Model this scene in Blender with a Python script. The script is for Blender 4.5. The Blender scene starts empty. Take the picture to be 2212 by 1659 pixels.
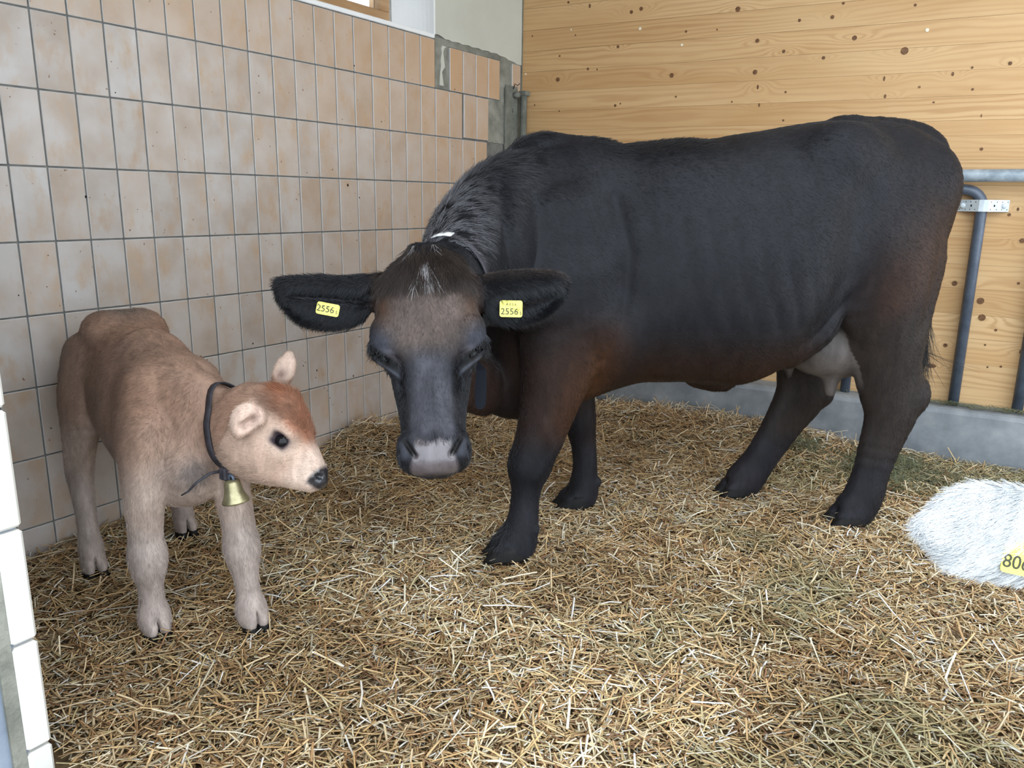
import bpy, bmesh, math, random
import numpy as np
import openvdb
from mathutils import Vector, Matrix
from mathutils.bvhtree import BVHTree

random.seed(7)
rng = np.random.default_rng(7)
SC = bpy.context.scene
COL = SC.collection

# ------------------------------------------------------------------ camera, sky, exposure
CAM_LOC = (2.8215, -1.4356, 1.2351)


def view_rotation():
    rx, ry, rz = 0.2310, 0.5770, 0.0141
    cx, sx, cy, sy, cz, sz = np.cos(rx), np.sin(rx), np.cos(ry), np.sin(ry), np.cos(rz), np.sin(rz)
    a = np.array([[1, 0, 0], [0, cx, -sx], [0, sx, cx]])
    b = np.array([[cy, 0, sy], [0, 1, 0], [-sy, 0, cy]])
    c = np.array([[cz, -sz, 0], [sz, cz, 0], [0, 0, 1]])
    return c @ a @ b @ np.array([[1, 0, 0], [0, 0, -1], [0, 1, 0]], float)


VR = view_rotation()
cam_d = bpy.data.cameras.new('camera')
cam_d.sensor_fit = 'HORIZONTAL'
cam_d.sensor_width = 36.0
cam_d.lens = 1692.4 / 2212 * 36.0
cam_d.clip_start = 0.02
cam_o = bpy.data.objects.new('camera', cam_d)
COL.objects.link(cam_o)
m3 = np.stack([VR[0], -VR[1], -VR[2]], 1)
mw = Matrix.Identity(4)
for i in range(3):
    for j in range(3):
        mw[i][j] = m3[i, j]
    mw[i][3] = CAM_LOC[i]
cam_o.matrix_world = mw
SC.camera = cam_o

world = bpy.data.worlds.new('overcast_sky')
SC.world = world
world.use_nodes = True
wn_ = world.node_tree
wn_.nodes.clear()
w_out = wn_.nodes.new('ShaderNodeOutputWorld')
w_bg = wn_.nodes.new('ShaderNodeBackground')
w_bg.inputs['Color'].default_value = (0.80, 0.905, 1.0, 1)
w_bg.inputs['Strength'].default_value = 3.0
wn_.links.new(w_bg.outputs[0], w_out.inputs[0])

SC.view_settings.view_transform = 'Standard'
SC.view_settings.look = 'None'
SC.view_settings.exposure = 0.56
SC.view_settings.gamma = 1.0
SC.view_settings.use_curve_mapping = False
SC.cycles.max_bounces = 6
SC.cycles.diffuse_bounces = 4
SC.cycles.glossy_bounces = 2
SC.cycles.transmission_bounces = 4
SC.cycles.transparent_max_bounces = 6
SC.cycles.sample_clamp_indirect = 6.0


def at(u, v, t):
    """world point on the sight line of a measured picture point at a surveyed distance"""
    d = VR.T @ np.array([(u - 1106) / 1692.4, (v - 829.5) / 1692.4, 1.0])
    return np.array(CAM_LOC) + t * d


# ------------------------------------------------------------------ helpers
def tag(o, label=None, cat=None, group=None, kind=None):
    if label: o['label'] = label
    if cat: o['category'] = cat
    if group: o['group'] = group
    if kind: o['kind'] = kind
    return o


def link(name, me, mat=None, parent=None, smooth=False):
    o = bpy.data.objects.new(name, me)
    COL.objects.link(o)
    if mat is not None:
        me.materials.append(mat)
    if parent is not None:
        o.parent = parent
    if smooth:
        me.polygons.foreach_set('use_smooth', [True] * len(me.polygons))
    return o


def empty(name, loc=(0, 0, 0)):
    o = bpy.data.objects.new(name, None)
    o.empty_display_size = 0.1
    COL.objects.link(o)
    o.location = loc
    return o


def bm_mesh(name, bm):
    me = bpy.data.meshes.new(name)
    bm.to_mesh(me)
    bm.free()
    return me


def np_mesh(name, verts, faces, k=4):
    me = bpy.data.meshes.new(name)
    nv, nf = len(verts), len(faces)
    me.vertices.add(nv)
    me.vertices.foreach_set('co', np.ascontiguousarray(verts, np.float32).ravel())
    me.loops.add(nf * k)
    me.loops.foreach_set('vertex_index', np.ascontiguousarray(faces, np.int32).ravel())
    me.polygons.add(nf)
    me.polygons.foreach_set('loop_start', np.arange(0, nf * k, k, dtype=np.int32))
    me.polygons.foreach_set('loop_total', np.full(nf, k, np.int32))
    me.update(calc_edges=True)
    return me


def set_col(me, cols, name='col'):
    at_ = me.color_attributes.new(name, 'FLOAT_COLOR', 'POINT')
    c = np.ones((len(me.vertices), 4), np.float32)
    c[:, :3] = cols
    at_.data.foreach_set('color', c.ravel())


def box_bm(bm, lo, hi, bevel=0.0):
    r = bmesh.ops.create_cube(bm, size=1.0)
    vs = r['verts']
    for v in vs:
        v.co = Vector([(lo[i] + hi[i]) / 2 + v.co[i] * (hi[i] - lo[i]) for i in range(3)])
    if bevel > 0:
        es = list({e for v in vs for e in v.link_edges})
        bmesh.ops.bevel(bm, geom=es, offset=bevel, segments=1, affect='EDGES', profile=0.5)
    return bm


def box(name, lo, hi, mat, parent=None, bevel=0.0):
    bm = bmesh.new()
    box_bm(bm, lo, hi, bevel)
    return link(name, bm_mesh(name, bm), mat, parent)


def tube_bm(bm, pts, rad, n=12, caps=True):
    pts = [Vector(p) for p in pts]
    if not hasattr(rad, '__len__'):
        rad = [rad] * len(pts)
    rings = []
    ref = None
    for i, p in enumerate(pts):
        t = (pts[min(i + 1, len(pts) - 1)] - pts[max(i - 1, 0)]).normalized()
        if ref is None:
            ref = Vector((0, 0, 1)) if abs(t.z) < 0.9 else Vector((1, 0, 0))
        s = t.cross(ref).normalized()
        u = s.cross(t).normalized()
        ref = u
        rings.append([bm.verts.new(p + (s * math.cos(2 * math.pi * k / n) + u * math.sin(2 * math.pi * k / n)) * rad[i]) for k in range(n)])
    for a, b in zip(rings, rings[1:]):
        for k in range(n):
            bm.faces.new((a[k], a[(k + 1) % n], b[(k + 1) % n], b[k]))
    if caps:
        bm.faces.new(rings[0][::-1])
        bm.faces.new(rings[-1])
    bmesh.ops.recalc_face_normals(bm, faces=bm.faces[:])
    return bm


def tube(name, pts, rad, mat, parent=None, n=12):
    bm = bmesh.new()
    tube_bm(bm, pts, rad, n)
    return link(name, bm_mesh(name, bm), mat, parent, smooth=True)


def disc_bm(bm, c, normal, r, h, n=14, rx=None):
    normal = Vector(normal).normalized()
    q = normal.to_track_quat('Z', 'Y')
    ring0, ring1, ring2 = [], [], []
    for k in range(n):
        a = 2 * math.pi * k / n
        d = Vector((math.cos(a) * (rx or r), math.sin(a) * r, 0))
        ring0.append(bm.verts.new(Vector(c) + q @ d))
        ring1.append(bm.verts.new(Vector(c) + q @ (d + Vector((0, 0, h * 0.7)))))
        ring2.append(bm.verts.new(Vector(c) + q @ (d * 0.8 + Vector((0, 0, h)))))
    for a, b in ((ring0, ring1), (ring1, ring2)):
        for k in range(n):
            bm.faces.new((a[k], a[(k + 1) % n], b[(k + 1) % n], b[k]))
    bm.faces.new(ring2)
    return bm


# value noise for numpy (n,3) points
_PERM = rng.random((64, 64, 64)).astype(np.float32)


def vnoise(p, scale, seed=0):
    q = np.asarray(p, np.float64) * scale + seed * 17.31
    i = np.floor(q).astype(np.int64)
    f = q - i
    f = f * f * (3 - 2 * f)
    out = 0
    for dx in (0, 1):
        for dy in (0, 1):
            for dz in (0, 1):
                w = (f[:, 0] if dx else 1 - f[:, 0]) * (f[:, 1] if dy else 1 - f[:, 1]) * (f[:, 2] if dz else 1 - f[:, 2])
                out = out + w * _PERM[(i[:, 0] + dx) & 63, (i[:, 1] + dy) & 63, (i[:, 2] + dz) & 63]
    return out


def sstep(a, b, x):
    t = np.clip((x - a) / (b - a), 0, 1)
    return t * t * (3 - 2 * t)


def mixc(c, d, w):
    d = np.asarray(d)
    return c * (1 - w[:, None]) + (d if d.ndim == 2 else d[None, :]) * w[:, None]


# ------------------------------------------------------------------ materials
class NT:
    def __init__(self, name, rough=0.6, base=(0.5, 0.5, 0.5), spec=0.5, metal=0.0):
        self.m = bpy.data.materials.new(name)
        self.m.use_nodes = True
        self.t = self.m.node_tree
        self.b = self.t.nodes['Principled BSDF']
        self.b.inputs['Base Color'].default_value = (*base, 1)
        self.b.inputs['Roughness'].default_value = rough
        self.b.inputs['Specular IOR Level'].default_value = spec
        self.b.inputs['Metallic'].default_value = metal

    def n(self, typ, **kw):
        nd = self.t.nodes.new(typ)
        for k, v in kw.items():
            if k in nd.inputs:
                nd.inputs[k].default_value = v
            else:
                setattr(nd, k, v)
        return nd

    def l(self, a, b):
        self.t.links.new(a, b)

    def coords(self, scale=(1, 1, 1), per_object=False, kind='Object'):
        tc = self.n('ShaderNodeTexCoord')
        mp = self.n('ShaderNodeMapping')
        mp.inputs['Scale'].default_value = scale
        src = tc.outputs[kind]
        if per_object:
            oi = self.n('ShaderNodeObjectInfo')
            mul = self.n('ShaderNodeVectorMath', operation='SCALE')
            cmb = self.n('ShaderNodeCombineXYZ')
            for k in range(3):
                self.l(oi.outputs['Random'], cmb.inputs[k])
            self.l(cmb.outputs[0], mul.inputs[0])
            mul.inputs['Scale'].default_value = 37.0
            add = self.n('ShaderNodeVectorMath', operation='ADD')
            self.l(src, add.inputs[0])
            self.l(mul.outputs[0], add.inputs[1])
            src = add.outputs[0]
        self.l(src, mp.inputs['Vector'])
        return mp.outputs[0]

    def noise(self, vec, scale, detail=4, rough=0.55, dist=0.0):
        nd = self.n('ShaderNodeTexNoise')
        nd.inputs['Scale'].default_value = scale
        nd.inputs['Detail'].default_value = detail
        nd.inputs['Roughness'].default_value = rough
        nd.inputs['Distortion'].default_value = dist
        self.l(vec, nd.inputs['Vector'])
        return nd.outputs['Fac']

    def ramp(self, fac, stops):
        r = self.n('ShaderNodeValToRGB')
        el = r.color_ramp.elements
        while len(el) < len(stops):
            el.new(0.5)
        for e, (p, c) in zip(el, stops):
            e.position = p
            e.color = (*c, 1) if len(c) == 3 else c
        self.l(fac, r.inputs[0])
        return r.outputs[0]

    def mix(self, fac, a, b, blend='MIX'):
        mx = self.n('ShaderNodeMix', data_type='RGBA', blend_type=blend)
        for sock, v in ((mx.inputs[0], fac), (mx.inputs[6], a), (mx.inputs[7], b)):
            if hasattr(v, 'is_linked'):
                self.l(v, sock)
            elif isinstance(v, (int, float)):
                sock.default_value = v
            else:
                sock.default_value = (*v, 1)
        return mx.outputs[2]

    def bump(self, h, strength=0.2, dist=0.01):
        bp = self.n('ShaderNodeBump')
        bp.inputs['Strength'].default_value = strength
        bp.inputs['Distance'].default_value = dist
        self.l(h, bp.inputs['Height'])
        self.l(bp.outputs[0], self.b.inputs['Normal'])

    def color(self, c):
        self.l(c, self.b.inputs['Base Color'])


def mat_tile():
    k = NT('beige_glazed_tile', rough=0.32, spec=0.45)
    v = k.coords((1, 1, 1), per_object=True)
    oi = k.n('ShaderNodeObjectInfo')
    f1 = k.noise(v, 7, 3, 0.5)
    base = k.ramp(f1, [(0.30, (0.40, 0.335, 0.285)), (0.48, (0.455, 0.405, 0.37)), (0.66, (0.50, 0.47, 0.45))])
    v2 = k.coords((1, 1, 0.55), per_object=True)
    f2 = k.noise(v2, 15, 4, 0.6)
    w2 = k.ramp(f2, [(0.50, (0, 0, 0)), (0.74, (1, 1, 1))])
    c = k.mix(w2, base, (0.44, 0.325, 0.23))
    # each tile fired to its own tone
    tone = k.ramp(oi.outputs['Random'], [(0.0, (0.92, 0.89, 0.86)), (0.5, (1.0, 0.985, 0.97)), (1.0, (1.05, 1.05, 1.05))])
    c = k.mix(1.0, c, tone, 'MULTIPLY')
    col = k.n('ShaderNodeAttribute', attribute_name='warm', attribute_type='OBJECT')
    c = k.mix(col.outputs['Fac'], c, (0.52, 0.325, 0.18))
    # splashes of dried muck on the lower tiles
    v3 = k.coords((1, 1, 1), kind='Object', per_object=True)
    f3 = k.noise(v3, 55, 2, 0.5)
    w3 = k.ramp(f3, [(0.73, (0, 0, 0)), (0.77, (1, 1, 1))])
    c = k.mix(w3, c, (0.16, 0.08, 0.035))
    k.color(c)
    k.l(k.ramp(f1, [(0.2, (0.5,) * 3), (0.8, (0.28,) * 3)]), k.b.inputs['Roughness'])
    return k.m


def mat_noise(name, stops, scale, rough=0.8, bump=0.3, bdist=0.01, detail=6, stretch=(1, 1, 1), spec=0.3, bscale=None):
    k = NT(name, rough=rough, spec=spec)
    v = k.coords(stretch)
    f = k.noise(v, scale, detail, 0.6)
    k.color(k.ramp(f, stops))
    if bump:
        k.bump(k.noise(v, bscale or scale * 4, 5, 0.6), bump, bdist)
    return k.m


def mat_wood():
    k = NT('knotty_spruce', rough=0.5, spec=0.3)
    att = k.n('ShaderNodeAttribute', attribute_name='grain')
    tc = k.coords((1, 1, 1), per_object=True)
    nz = k.noise(k.coords((0.35, 1, 4), per_object=True), 3.0, 3, 0.5)
    m1 = k.n('ShaderNodeMath', operation='MULTIPLY_ADD')
    k.l(nz, m1.inputs[0])
    m1.inputs[1].default_value = 4.0
    k.l(att.outputs['Fac'], m1.inputs[2])
    sn = k.n('ShaderNodeMath', operation='MULTIPLY')
    k.l(m1.outputs[0], sn.inputs[0])
    sn.inputs[1].default_value = 6.2832
    s2 = k.n('ShaderNodeMath', operation='SINE')
    k.l(sn.outputs[0], s2.inputs[0])
    s3 = k.n('ShaderNodeMath', operation='MULTIPLY_ADD')
    k.l(s2.outputs[0], s3.inputs[0])
    s3.inputs[1].default_value = 0.5
    s3.inputs[2].default_value = 0.5
    rings = k.ramp(s3.outputs[0], [(0.0, (0, 0, 0)), (0.45, (0.10,) * 3), (1.0, (0.75,) * 3)])
    nlarge = k.noise(k.coords((0.5, 0.5, 2.5), per_object=True), 1.7, 3, 0.6)
    base = k.ramp(nlarge, [(0.3, (0.57, 0.345, 0.155)), (0.7, (0.68, 0.46, 0.24))])
    oi = k.n('ShaderNodeObjectInfo')
    tone = k.ramp(oi.outputs['Random'], [(0.0, (0.88, 0.84, 0.79)), (1.0, (1.06, 1.07, 1.09))])
    base = k.mix(1.0, base, tone, 'MULTIPLY')
    amt = k.n('ShaderNodeMath', operation='MULTIPLY')
    k.l(rings, amt.inputs[0])
    k.l(k.ramp(k.noise(k.coords((0.4, 1, 2), per_object=True), 2.0, 2), [(0.35, (0.18,) * 3), (0.7, (0.8,) * 3)]), amt.inputs[1])
    c = k.mix(amt.outputs[0], base, (0.40, 0.20, 0.072))
    fine = k.noise(k.coords((1.2, 1, 40), per_object=True), 6.0, 3, 0.6)
    fw = k.ramp(fine, [(0.45, (0, 0, 0)), (0.75, (0.22,) * 3)])
    c = k.mix(fw, c, (0.52, 0.31, 0.14))
    k.color(c)
    k.bump(fine, 0.08, 0.002)
    return k.m


def mat_attr(name, rough=0.6, spec=0.3, nscale=None, namount=0.2, bump=0.0, stretch=(1, 1, 1), sheen=0.0):
    k = NT(name, rough=rough, spec=spec)
    a = k.n('ShaderNodeAttribute', attribute_name='col')
    c = a.outputs['Color']
    if nscale:
        f = k.noise(k.coords(stretch), nscale, 4, 0.6)
        g = k.ramp(f, [(0.25, (1 - namount,) * 3), (0.75, (1 + namount,) * 3)])
        c = k.mix(1.0, c, g, 'MULTIPLY')
        if bump:
            k.bump(f, bump, 0.006)
    k.color(c)
    if sheen:
        k.b.inputs['Sheen Weight'].default_value = sheen
        k.b.inputs['Sheen Roughness'].default_value = 0.4
    return k.m


def mat_wet(name):
    """coat or bare skin: the painted alpha-free 'wet' attribute makes the muzzle pad moist"""
    k = NT(name, rough=0.55, spec=0.16)
    a = k.n('ShaderNodeAttribute', attribute_name='col')
    f = k.noise(k.coords((1, 1, 0.35)), 60, 4, 0.65)
    g = k.ramp(f, [(0.25, (0.75,) * 3), (0.75, (1.25,) * 3)])
    k.color(k.mix(1.0, a.outputs['Color'], g, 'MULTIPLY'))
    w = k.n('ShaderNodeAttribute', attribute_name='wet')
    k.l(k.ramp(w.outputs['Fac'], [(0.0, (0.55,) * 3), (1.0, (0.22,) * 3)]), k.b.inputs['Roughness'])
    k.bump(f, 0.12, 0.003)
    sp = k.n('ShaderNodeMath', operation='MULTIPLY_ADD')
    k.l(w.outputs['Fac'], sp.inputs[0])
    sp.inputs[1].default_value = 0.45
    sp.inputs[2].default_value = 0.14
    k.l(sp.outputs[0], k.b.inputs['Specular IOR Level'])
    return k.m


M_TILE = mat_tile()
M_TEDGE = NT('tile_edge_highlight', 0.35, (0.58, 0.55, 0.52)).m  # pale colour paints the highlight along the tile edges
M_GROUT = mat_noise('grey_mortar', [(0.3, (0.10, 0.10, 0.095)), (0.7, (0.22, 0.21, 0.19))], 14, 0.9, 0.4)
M_MORTAR = mat_noise('old_tile_adhesive', [(0.35, (0.15, 0.15, 0.125)), (0.55, (0.25, 0.245, 0.205)), (0.75, (0.36, 0.345, 0.30))], 9, 0.9, 0.6, 0.01)
M_CONCRETE = mat_noise('smooth_concrete', [(0.3, (0.14, 0.155, 0.17)), (0.5, (0.225, 0.24, 0.255)), (0.72, (0.34, 0.355, 0.365))], 5, 0.75, 0.25, 0.004, 8)
M_PLASTER = mat_noise('pale_wall_plaster', [(0.3, (0.50, 0.49, 0.42)), (0.7, (0.56, 0.55, 0.48))], 3, 0.9, 0.1, 0.002, bscale=60)
M_WHITE = mat_noise('white_paint', [(0.3, (0.76, 0.76, 0.76)), (0.7, (0.84, 0.84, 0.83))], 4, 0.6, 0.1, 0.002, bscale=40)
M_CEIL = mat_noise('ceiling_boards', [(0.3, (0.42, 0.30, 0.18)), (0.7, (0.52, 0.40, 0.26))], 3, 0.8, 0.1)
M_YARD = mat_noise('yard_concrete', [(0.3, (0.30, 0.30, 0.29)), (0.7, (0.42, 0.42, 0.40))], 2, 0.9, 0.2)
M_WOOD = mat_wood()
M_FRAME = mat_noise('window_frame_wood', [(0.35, (0.34, 0.19, 0.085)), (0.7, (0.46, 0.29, 0.15))], 6, 0.5, 0.1, 0.002, stretch=(4, 0.5, 4))
M_KNOT = mat_noise('brown_knot', [(0.35, (0.09, 0.038, 0.015)), (0.65, (0.22, 0.11, 0.045))], 90, 0.55, 0.1, 0.001)
M_SPOT = NT('pale_spot', 0.5, (0.80, 0.74, 0.58)).m
M_GALV = mat_noise('galvanised_steel', [(0.3, (0.16, 0.20, 0.235)), (0.5, (0.27, 0.32, 0.36)), (0.72, (0.40, 0.45, 0.49))], 22, 0.42, 0.1, 0.002, spec=0.6)
M_PIPE = mat_noise('dark_steel_pipe', [(0.3, (0.045, 0.058, 0.085)), (0.7, (0.10, 0.125, 0.165))], 16, 0.42, 0.1, 0.002, spec=0.6)
M_STRAPM = mat_noise('bright_zinc', [(0.3, (0.48, 0.54, 0.58)), (0.7, (0.66, 0.72, 0.75))], 20, 0.35, 0.05, 0.001, spec=0.7)
M_HOLE = NT('dark_hole', 0.8, (0.012, 0.013, 0.018), 0.1).m
M_OLDSTEEL = mat_noise('weathered_steel', [(0.3, (0.10, 0.105, 0.085)), (0.7, (0.23, 0.235, 0.20))], 14, 0.6, 0.3, 0.003)
M_JTILE = mat_noise('cream_glazed_tile', [(0.3, (0.56, 0.535, 0.48)), (0.7, (0.66, 0.64, 0.60))], 5, 0.25, 0, spec=0.5)
M_BLUE = mat_noise('bluegrey_render', [(0.3, (0.17, 0.20, 0.25)), (0.7, (0.27, 0.31, 0.37))], 8, 0.7, 0.2)
M_GLASS = NT('window_glass', 0.02, (0.95, 0.98, 1.0)).m
M_GLASS.node_tree.nodes['Principled BSDF'].inputs['Transmission Weight'].default_value = 1.0
M_STRAW = mat_attr('straw', 0.45, 0.45)
M_HAY = mat_attr('hay', 0.7, 0.2)
M_COAT = mat_wet('dark_coat_skin')
M_CALFSKIN = mat_wet('calf_coat_skin')
M_HAIR = mat_attr('dark_hair', 0.33, 0.32)
M_CALFHAIR = mat_attr('fawn_hair', 0.6, 0.25)
M_EYE = NT('dark_wet_eye', 0.08, (0.006, 0.005, 0.006), 0.22).m
M_HOOF = mat_noise('dark_hoof_horn', [(0.3, (0.006, 0.006, 0.006)), (0.7, (0.016, 0.014, 0.013))], 30, 0.6, 0.1, 0.002, spec=0.15)
M_YELLOW = NT('yellow_tag_plastic', 0.4, (0.76, 0.69, 0.12)).m
M_PINK = NT('pink_muzzle_skin', 0.4, (0.52, 0.34, 0.30)).m
M_INK = NT('black_ink', 0.6, (0.03, 0.03, 0.015)).m
M_LEATHER = mat_noise('dark_leather', [(0.3, (0.016, 0.015, 0.018)), (0.7, (0.055, 0.05, 0.058))], 25, 0.55, 0.3, 0.002, spec=0.2)
M_PALE = NT('pale_webbing', 0.6, (0.75, 0.75, 0.74)).m
M_BRASS = mat_noise('tarnished_brass', [(0.3, (0.20, 0.17, 0.085)), (0.7, (0.42, 0.37, 0.22))], 40, 0.34, 0.1, 0.001, spec=0.6)
M_BRASS.node_tree.nodes['Principled BSDF'].inputs['Metallic'].default_value = 0.7

# ------------------------------------------------------------------ setting
TH, TW = 0.248, 0.12328          # tile module: row height, column width
ZTOP = 7.33 * TH                 # height of the first full joint line
CORNER_Y = 2.9587
BW = math.radians(4.0)           # the boarded wall is a little off square


def wall_pt(x, out, z):
    """point on the boarded wall at x, standing `out` metres clear of it"""
    return Vector((x + math.sin(BW) * out, CORNER_Y + math.tan(BW) * x - math.cos(BW) * out, z))


def build_setting():
    fl = box('floor', (-0.6, -1.45, -0.25), (5.2, 3.6, -0.06), M_CONCRETE)
    tag(fl, 'concrete stall floor under the straw', kind='structure')
    yard = box('floor', (-7, -12, -0.26), (12, -1.45, -0.10), M_YARD)
    tag(yard, 'concrete yard before the open stall front', kind='structure')
    ce = box('ceiling', (-0.6, 1.9, 2.95), (5.2, 3.7, 3.05), M_CEIL)  # unseen; ends early so that sky light reaches the stall
    tag(ce, 'unseen boarded ceiling over the back, cut short to let light in', kind='structure')
    ce = box('ceiling', (-0.6, -2.4, 2.95), (2.15, 1.9, 3.05), M_CEIL)  # unseen panel added to darken the tiled wall
    tag(ce, 'unseen boarded ceiling added to shade the tiled wall', kind='structure')

    # ---- tiled wall with window opening
    bm = bmesh.new()
    wy0, wy1, wz0, wz1 = 0.55, 17 * TW - 0.012, 2.078, 2.72
    box_bm(bm, (-0.34, -1.0, -0.1), (-0.006, 3.25, wz0))
    box_bm(bm, (-0.34, -1.0, wz1), (-0.006, 3.25, 2.95))
    box_bm(bm, (-0.34, -1.0, wz0), (-0.006, wy0, wz1))
    box_bm(bm, (-0.34, wy1, wz0), (-0.006, 3.25, wz1))
    wl = link('wall_left', bm_mesh('wall_left', bm), M_GROUT)
    tag(wl, 'tiled stall wall with a window above', kind='structure')
    # tiles
    bm = bmesh.new()
    box_bm(bm, (0, 0.0022, -TH + 0.0022), (0.0, TW - 0.0022, -0.0022)) if False else None
    bm.free()
    shared = {}

    def tile(y0, y1, z0, z1, proud=0.0, warm=0.0):
        key = (round(y1 - y0, 4), round(z1 - z0, 4))
        if key not in shared:
            b = bmesh.new()
            w, h = y1 - y0, z1 - z0
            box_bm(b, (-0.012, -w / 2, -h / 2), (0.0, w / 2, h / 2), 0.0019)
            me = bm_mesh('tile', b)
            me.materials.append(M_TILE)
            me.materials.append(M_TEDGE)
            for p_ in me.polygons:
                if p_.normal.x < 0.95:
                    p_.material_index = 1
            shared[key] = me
        o = bpy.data.objects.new('tile', shared[key])
        COL.objects.link(o)
        o.parent = wl
        o.location = (proud + random.uniform(0, 0.0012), (y0 + y1) / 2, (z0 + z1) / 2)
        o.rotation_euler = (random.uniform(-.0015, .0015), random.uniform(-.003, .003), random.uniform(-.004, .004))
        o['warm'] = float(min(1, max(0, warm)))
        return o
    g = 0.0030
    for r in range(-1, 8):
        z1 = ZTOP - r * TH
        z0 = max(z1 - TH, -0.05)
        last = {-1: 16, 0: 18, 1: 20}.get(r, 23)
        for c in range(-6, last + 1):
            wrm = 0.05 + 0.55 * max(0, (c - 6) / 16) * (0.55 + 0.45 * (r < 4)) + random.uniform(-0.10, 0.12)  # warmer to the right: tile tone mixed with painted light
            if r == -1:
                wrm += 0.28  # backlit top course: its shade is put into the tile colour
            if r == 0 and c > 6:
                wrm += 0.12  # same painted backlit shade in the course below
            tile(c * TW + g, (c + 1) * TW - g, z0 + g, z1 - g, 0, wrm)
    for c in range(18, 22):      # replaced tiles in the top course
        tile(c * TW + g, (c + 1) * TW - g, ZTOP + g, ZTOP + TH - 0.02 - g, 0.004, random.choice((0.45, 0.75, 0.85)))
    for c in range(19, 21):      # two sit slipped and proud
        tile(c * TW + g + 0.004, (c + 1) * TW - g + 0.004, ZTOP - TH + 0.008, ZTOP - g - 0.002, 0.007, 0.5)
    tile(23.1 * TW, 23.85 * TW, ZTOP + 0.07, ZTOP + TH - 0.02, 0.004, 0.6)
    # fly specks and chips on the glaze
    for u, v, r0 in ((751, 400, .0055), (765, 142, .003), (185, 425, .004), (684, 800, .0035), (655, 790, .0025), (659, 783, .002), (763, 812, .0035), (546, 742, .003),
                     (682, 816, .002), (700, 838, .002), (249, 200, .002), (40, 638, .002), (712, 860, .002), (776, 427, .003), (738, 890, .002), (110, 925, .002)):
        d = VR.T @ np.array([(u - 1106) / 1692.4, (v - 829.5) / 1692.4, 1.0])
        p = np.array(CAM_LOC) - d * (CAM_LOC[0] / d[0])
        bm = bmesh.new()
        disc_bm(bm, (0.0008, p[1], p[2]), (1, 0, 0), r0 * 1.3, 0.0012, 8, r0)
        link('speck', bm_mesh('speck', bm), M_HOLE, wl)
    # bare adhesive where tiles are gone
    bm = bmesh.new()
    box_bm(bm, (-0.012, 17 * TW + 0.002, ZTOP + 0.002), (-0.002, 18 * TW - 0.002, ZTOP + TH))
    box_bm(bm, (-0.012, 21 * TW + 0.004, ZTOP - TH), (-0.001, 24.0 * TW, ZTOP))
    box_bm(bm, (-0.012, 22 * TW, ZTOP), (-0.0015, 24.0 * TW, ZTOP + TH - 0.008))
    box_bm(bm, (-0.012, 17 * TW, ZTOP + TH - 0.02), (-0.001, 24.0 * TW, ZTOP + TH + 0.012))
    o = link('mortar_patch', bm_mesh('mortar_patch', bm), M_MORTAR, wl)
    o['label'] = 'bare grey mortar where tiles are missing'
    bm = bmesh.new()             # smear of pale filler in the gap
    pts = [(0.30, .02), (0.36, .09), (0.42, .12), (0.40, .15), (0.47, .19), (0.43, .21), (0.52, .225)]
    vs = []
    y0 = 17 * TW
    for a, zz in pts:
        vs.append((bm.verts.new((0.0006, y0 + a * TW, ZTOP + zz)), bm.verts.new((0.0006, y0 + (a + 0.20 + 0.1 * math.sin(zz * 60)) * TW, ZTOP + zz))))
    for p, q in zip(vs, vs[1:]):
        bm.faces.new((p[0], p[1], q[1], q[0]))
    r_ = bmesh.ops.extrude_face_region(bm, geom=bm.faces[:])
    for v in r_['geom']:
        if isinstance(v, bmesh.types.BMVert):
            v.co.x -= 0.004
    bmesh.ops.recalc_face_normals(bm, faces=bm.faces[:])
    o = link('filler_smear', bm_mesh('filler_smear', bm), M_PLASTER, wl)
    # plaster above the tiles, right of the window, with a ragged lower edge
    bm = bmesh.new()
    n = 28
    lo = []
    for i in range(n + 1):
        y = wy1 + 0.004 + (CORNER_Y - wy1 - 0.004) * i / n
        z = ZTOP + TH + 0.012 + 0.003 * math.sin(i * 2.1) - 0.028 * sstep(18, 28, i) + (0.012 if i < 3 else 0)
        lo.append((y, float(z)))
    fr = [bm.verts.new((0.004, y, z)) for y, z in lo] + [bm.verts.new((0.004, CORNER_Y, 2.95)), bm.verts.new((0.004, wy1 + 0.004, 2.95))]
    f = bm.faces.new(fr)
    r_ = bmesh.ops.extrude_face_region(bm, geom=[f])
    for v in r_['geom']:
        if isinstance(v, bmesh.types.BMVert):
            v.co.x -= 0.012
    bmesh.ops.recalc_face_normals(bm, faces=bm.faces[:])
    link('plaster', bm_mesh('plaster', bm), M_PLASTER, wl)
    box('plaster', (-0.006, -1.0, wz1), (0.004, wy1 + 0.004, 2.95), M_PLASTER, wl)
    box('plaster', (-0.006, -1.0, ZTOP + TH + 0.012), (0.004, wy0, wz1), M_PLASTER, wl)

    # ---- window
    win = empty('window_1', (-0.25, (wy0 + wy1) / 2, wz0))
    tag(win, 'timber window set in a white reveal', kind='structure')

    def wbox(name, lo, hi, mat, bev=0.0):
        q = box(name, [lo[0] + 0.25, lo[1] - (wy0 + wy1) / 2, lo[2] - wz0], [hi[0] + 0.25, hi[1] - (wy0 + wy1) / 2, hi[2] - wz0], mat, win, bev)
        return q
    wbox('window_sill', (-0.34, wy0, wz0 - 0.01), (0.004, wy1 + 0.008, wz0 + 0.012), M_WHITE, 0.003)
    # flared white reveal, rounded towards the frame
    bm = bmesh.new()
    prof = [(0.0052, wy1 + 0.010), (0.0052, wy1 - 0.002)] + [(-0.02 - 0.18 * t, wy1 - 0.004 - 0.10 * t ** 1.5) for t in np.linspace(0, 1, 9)] + [(-0.21, wy1 + 0.012)]
    rings = []
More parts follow.
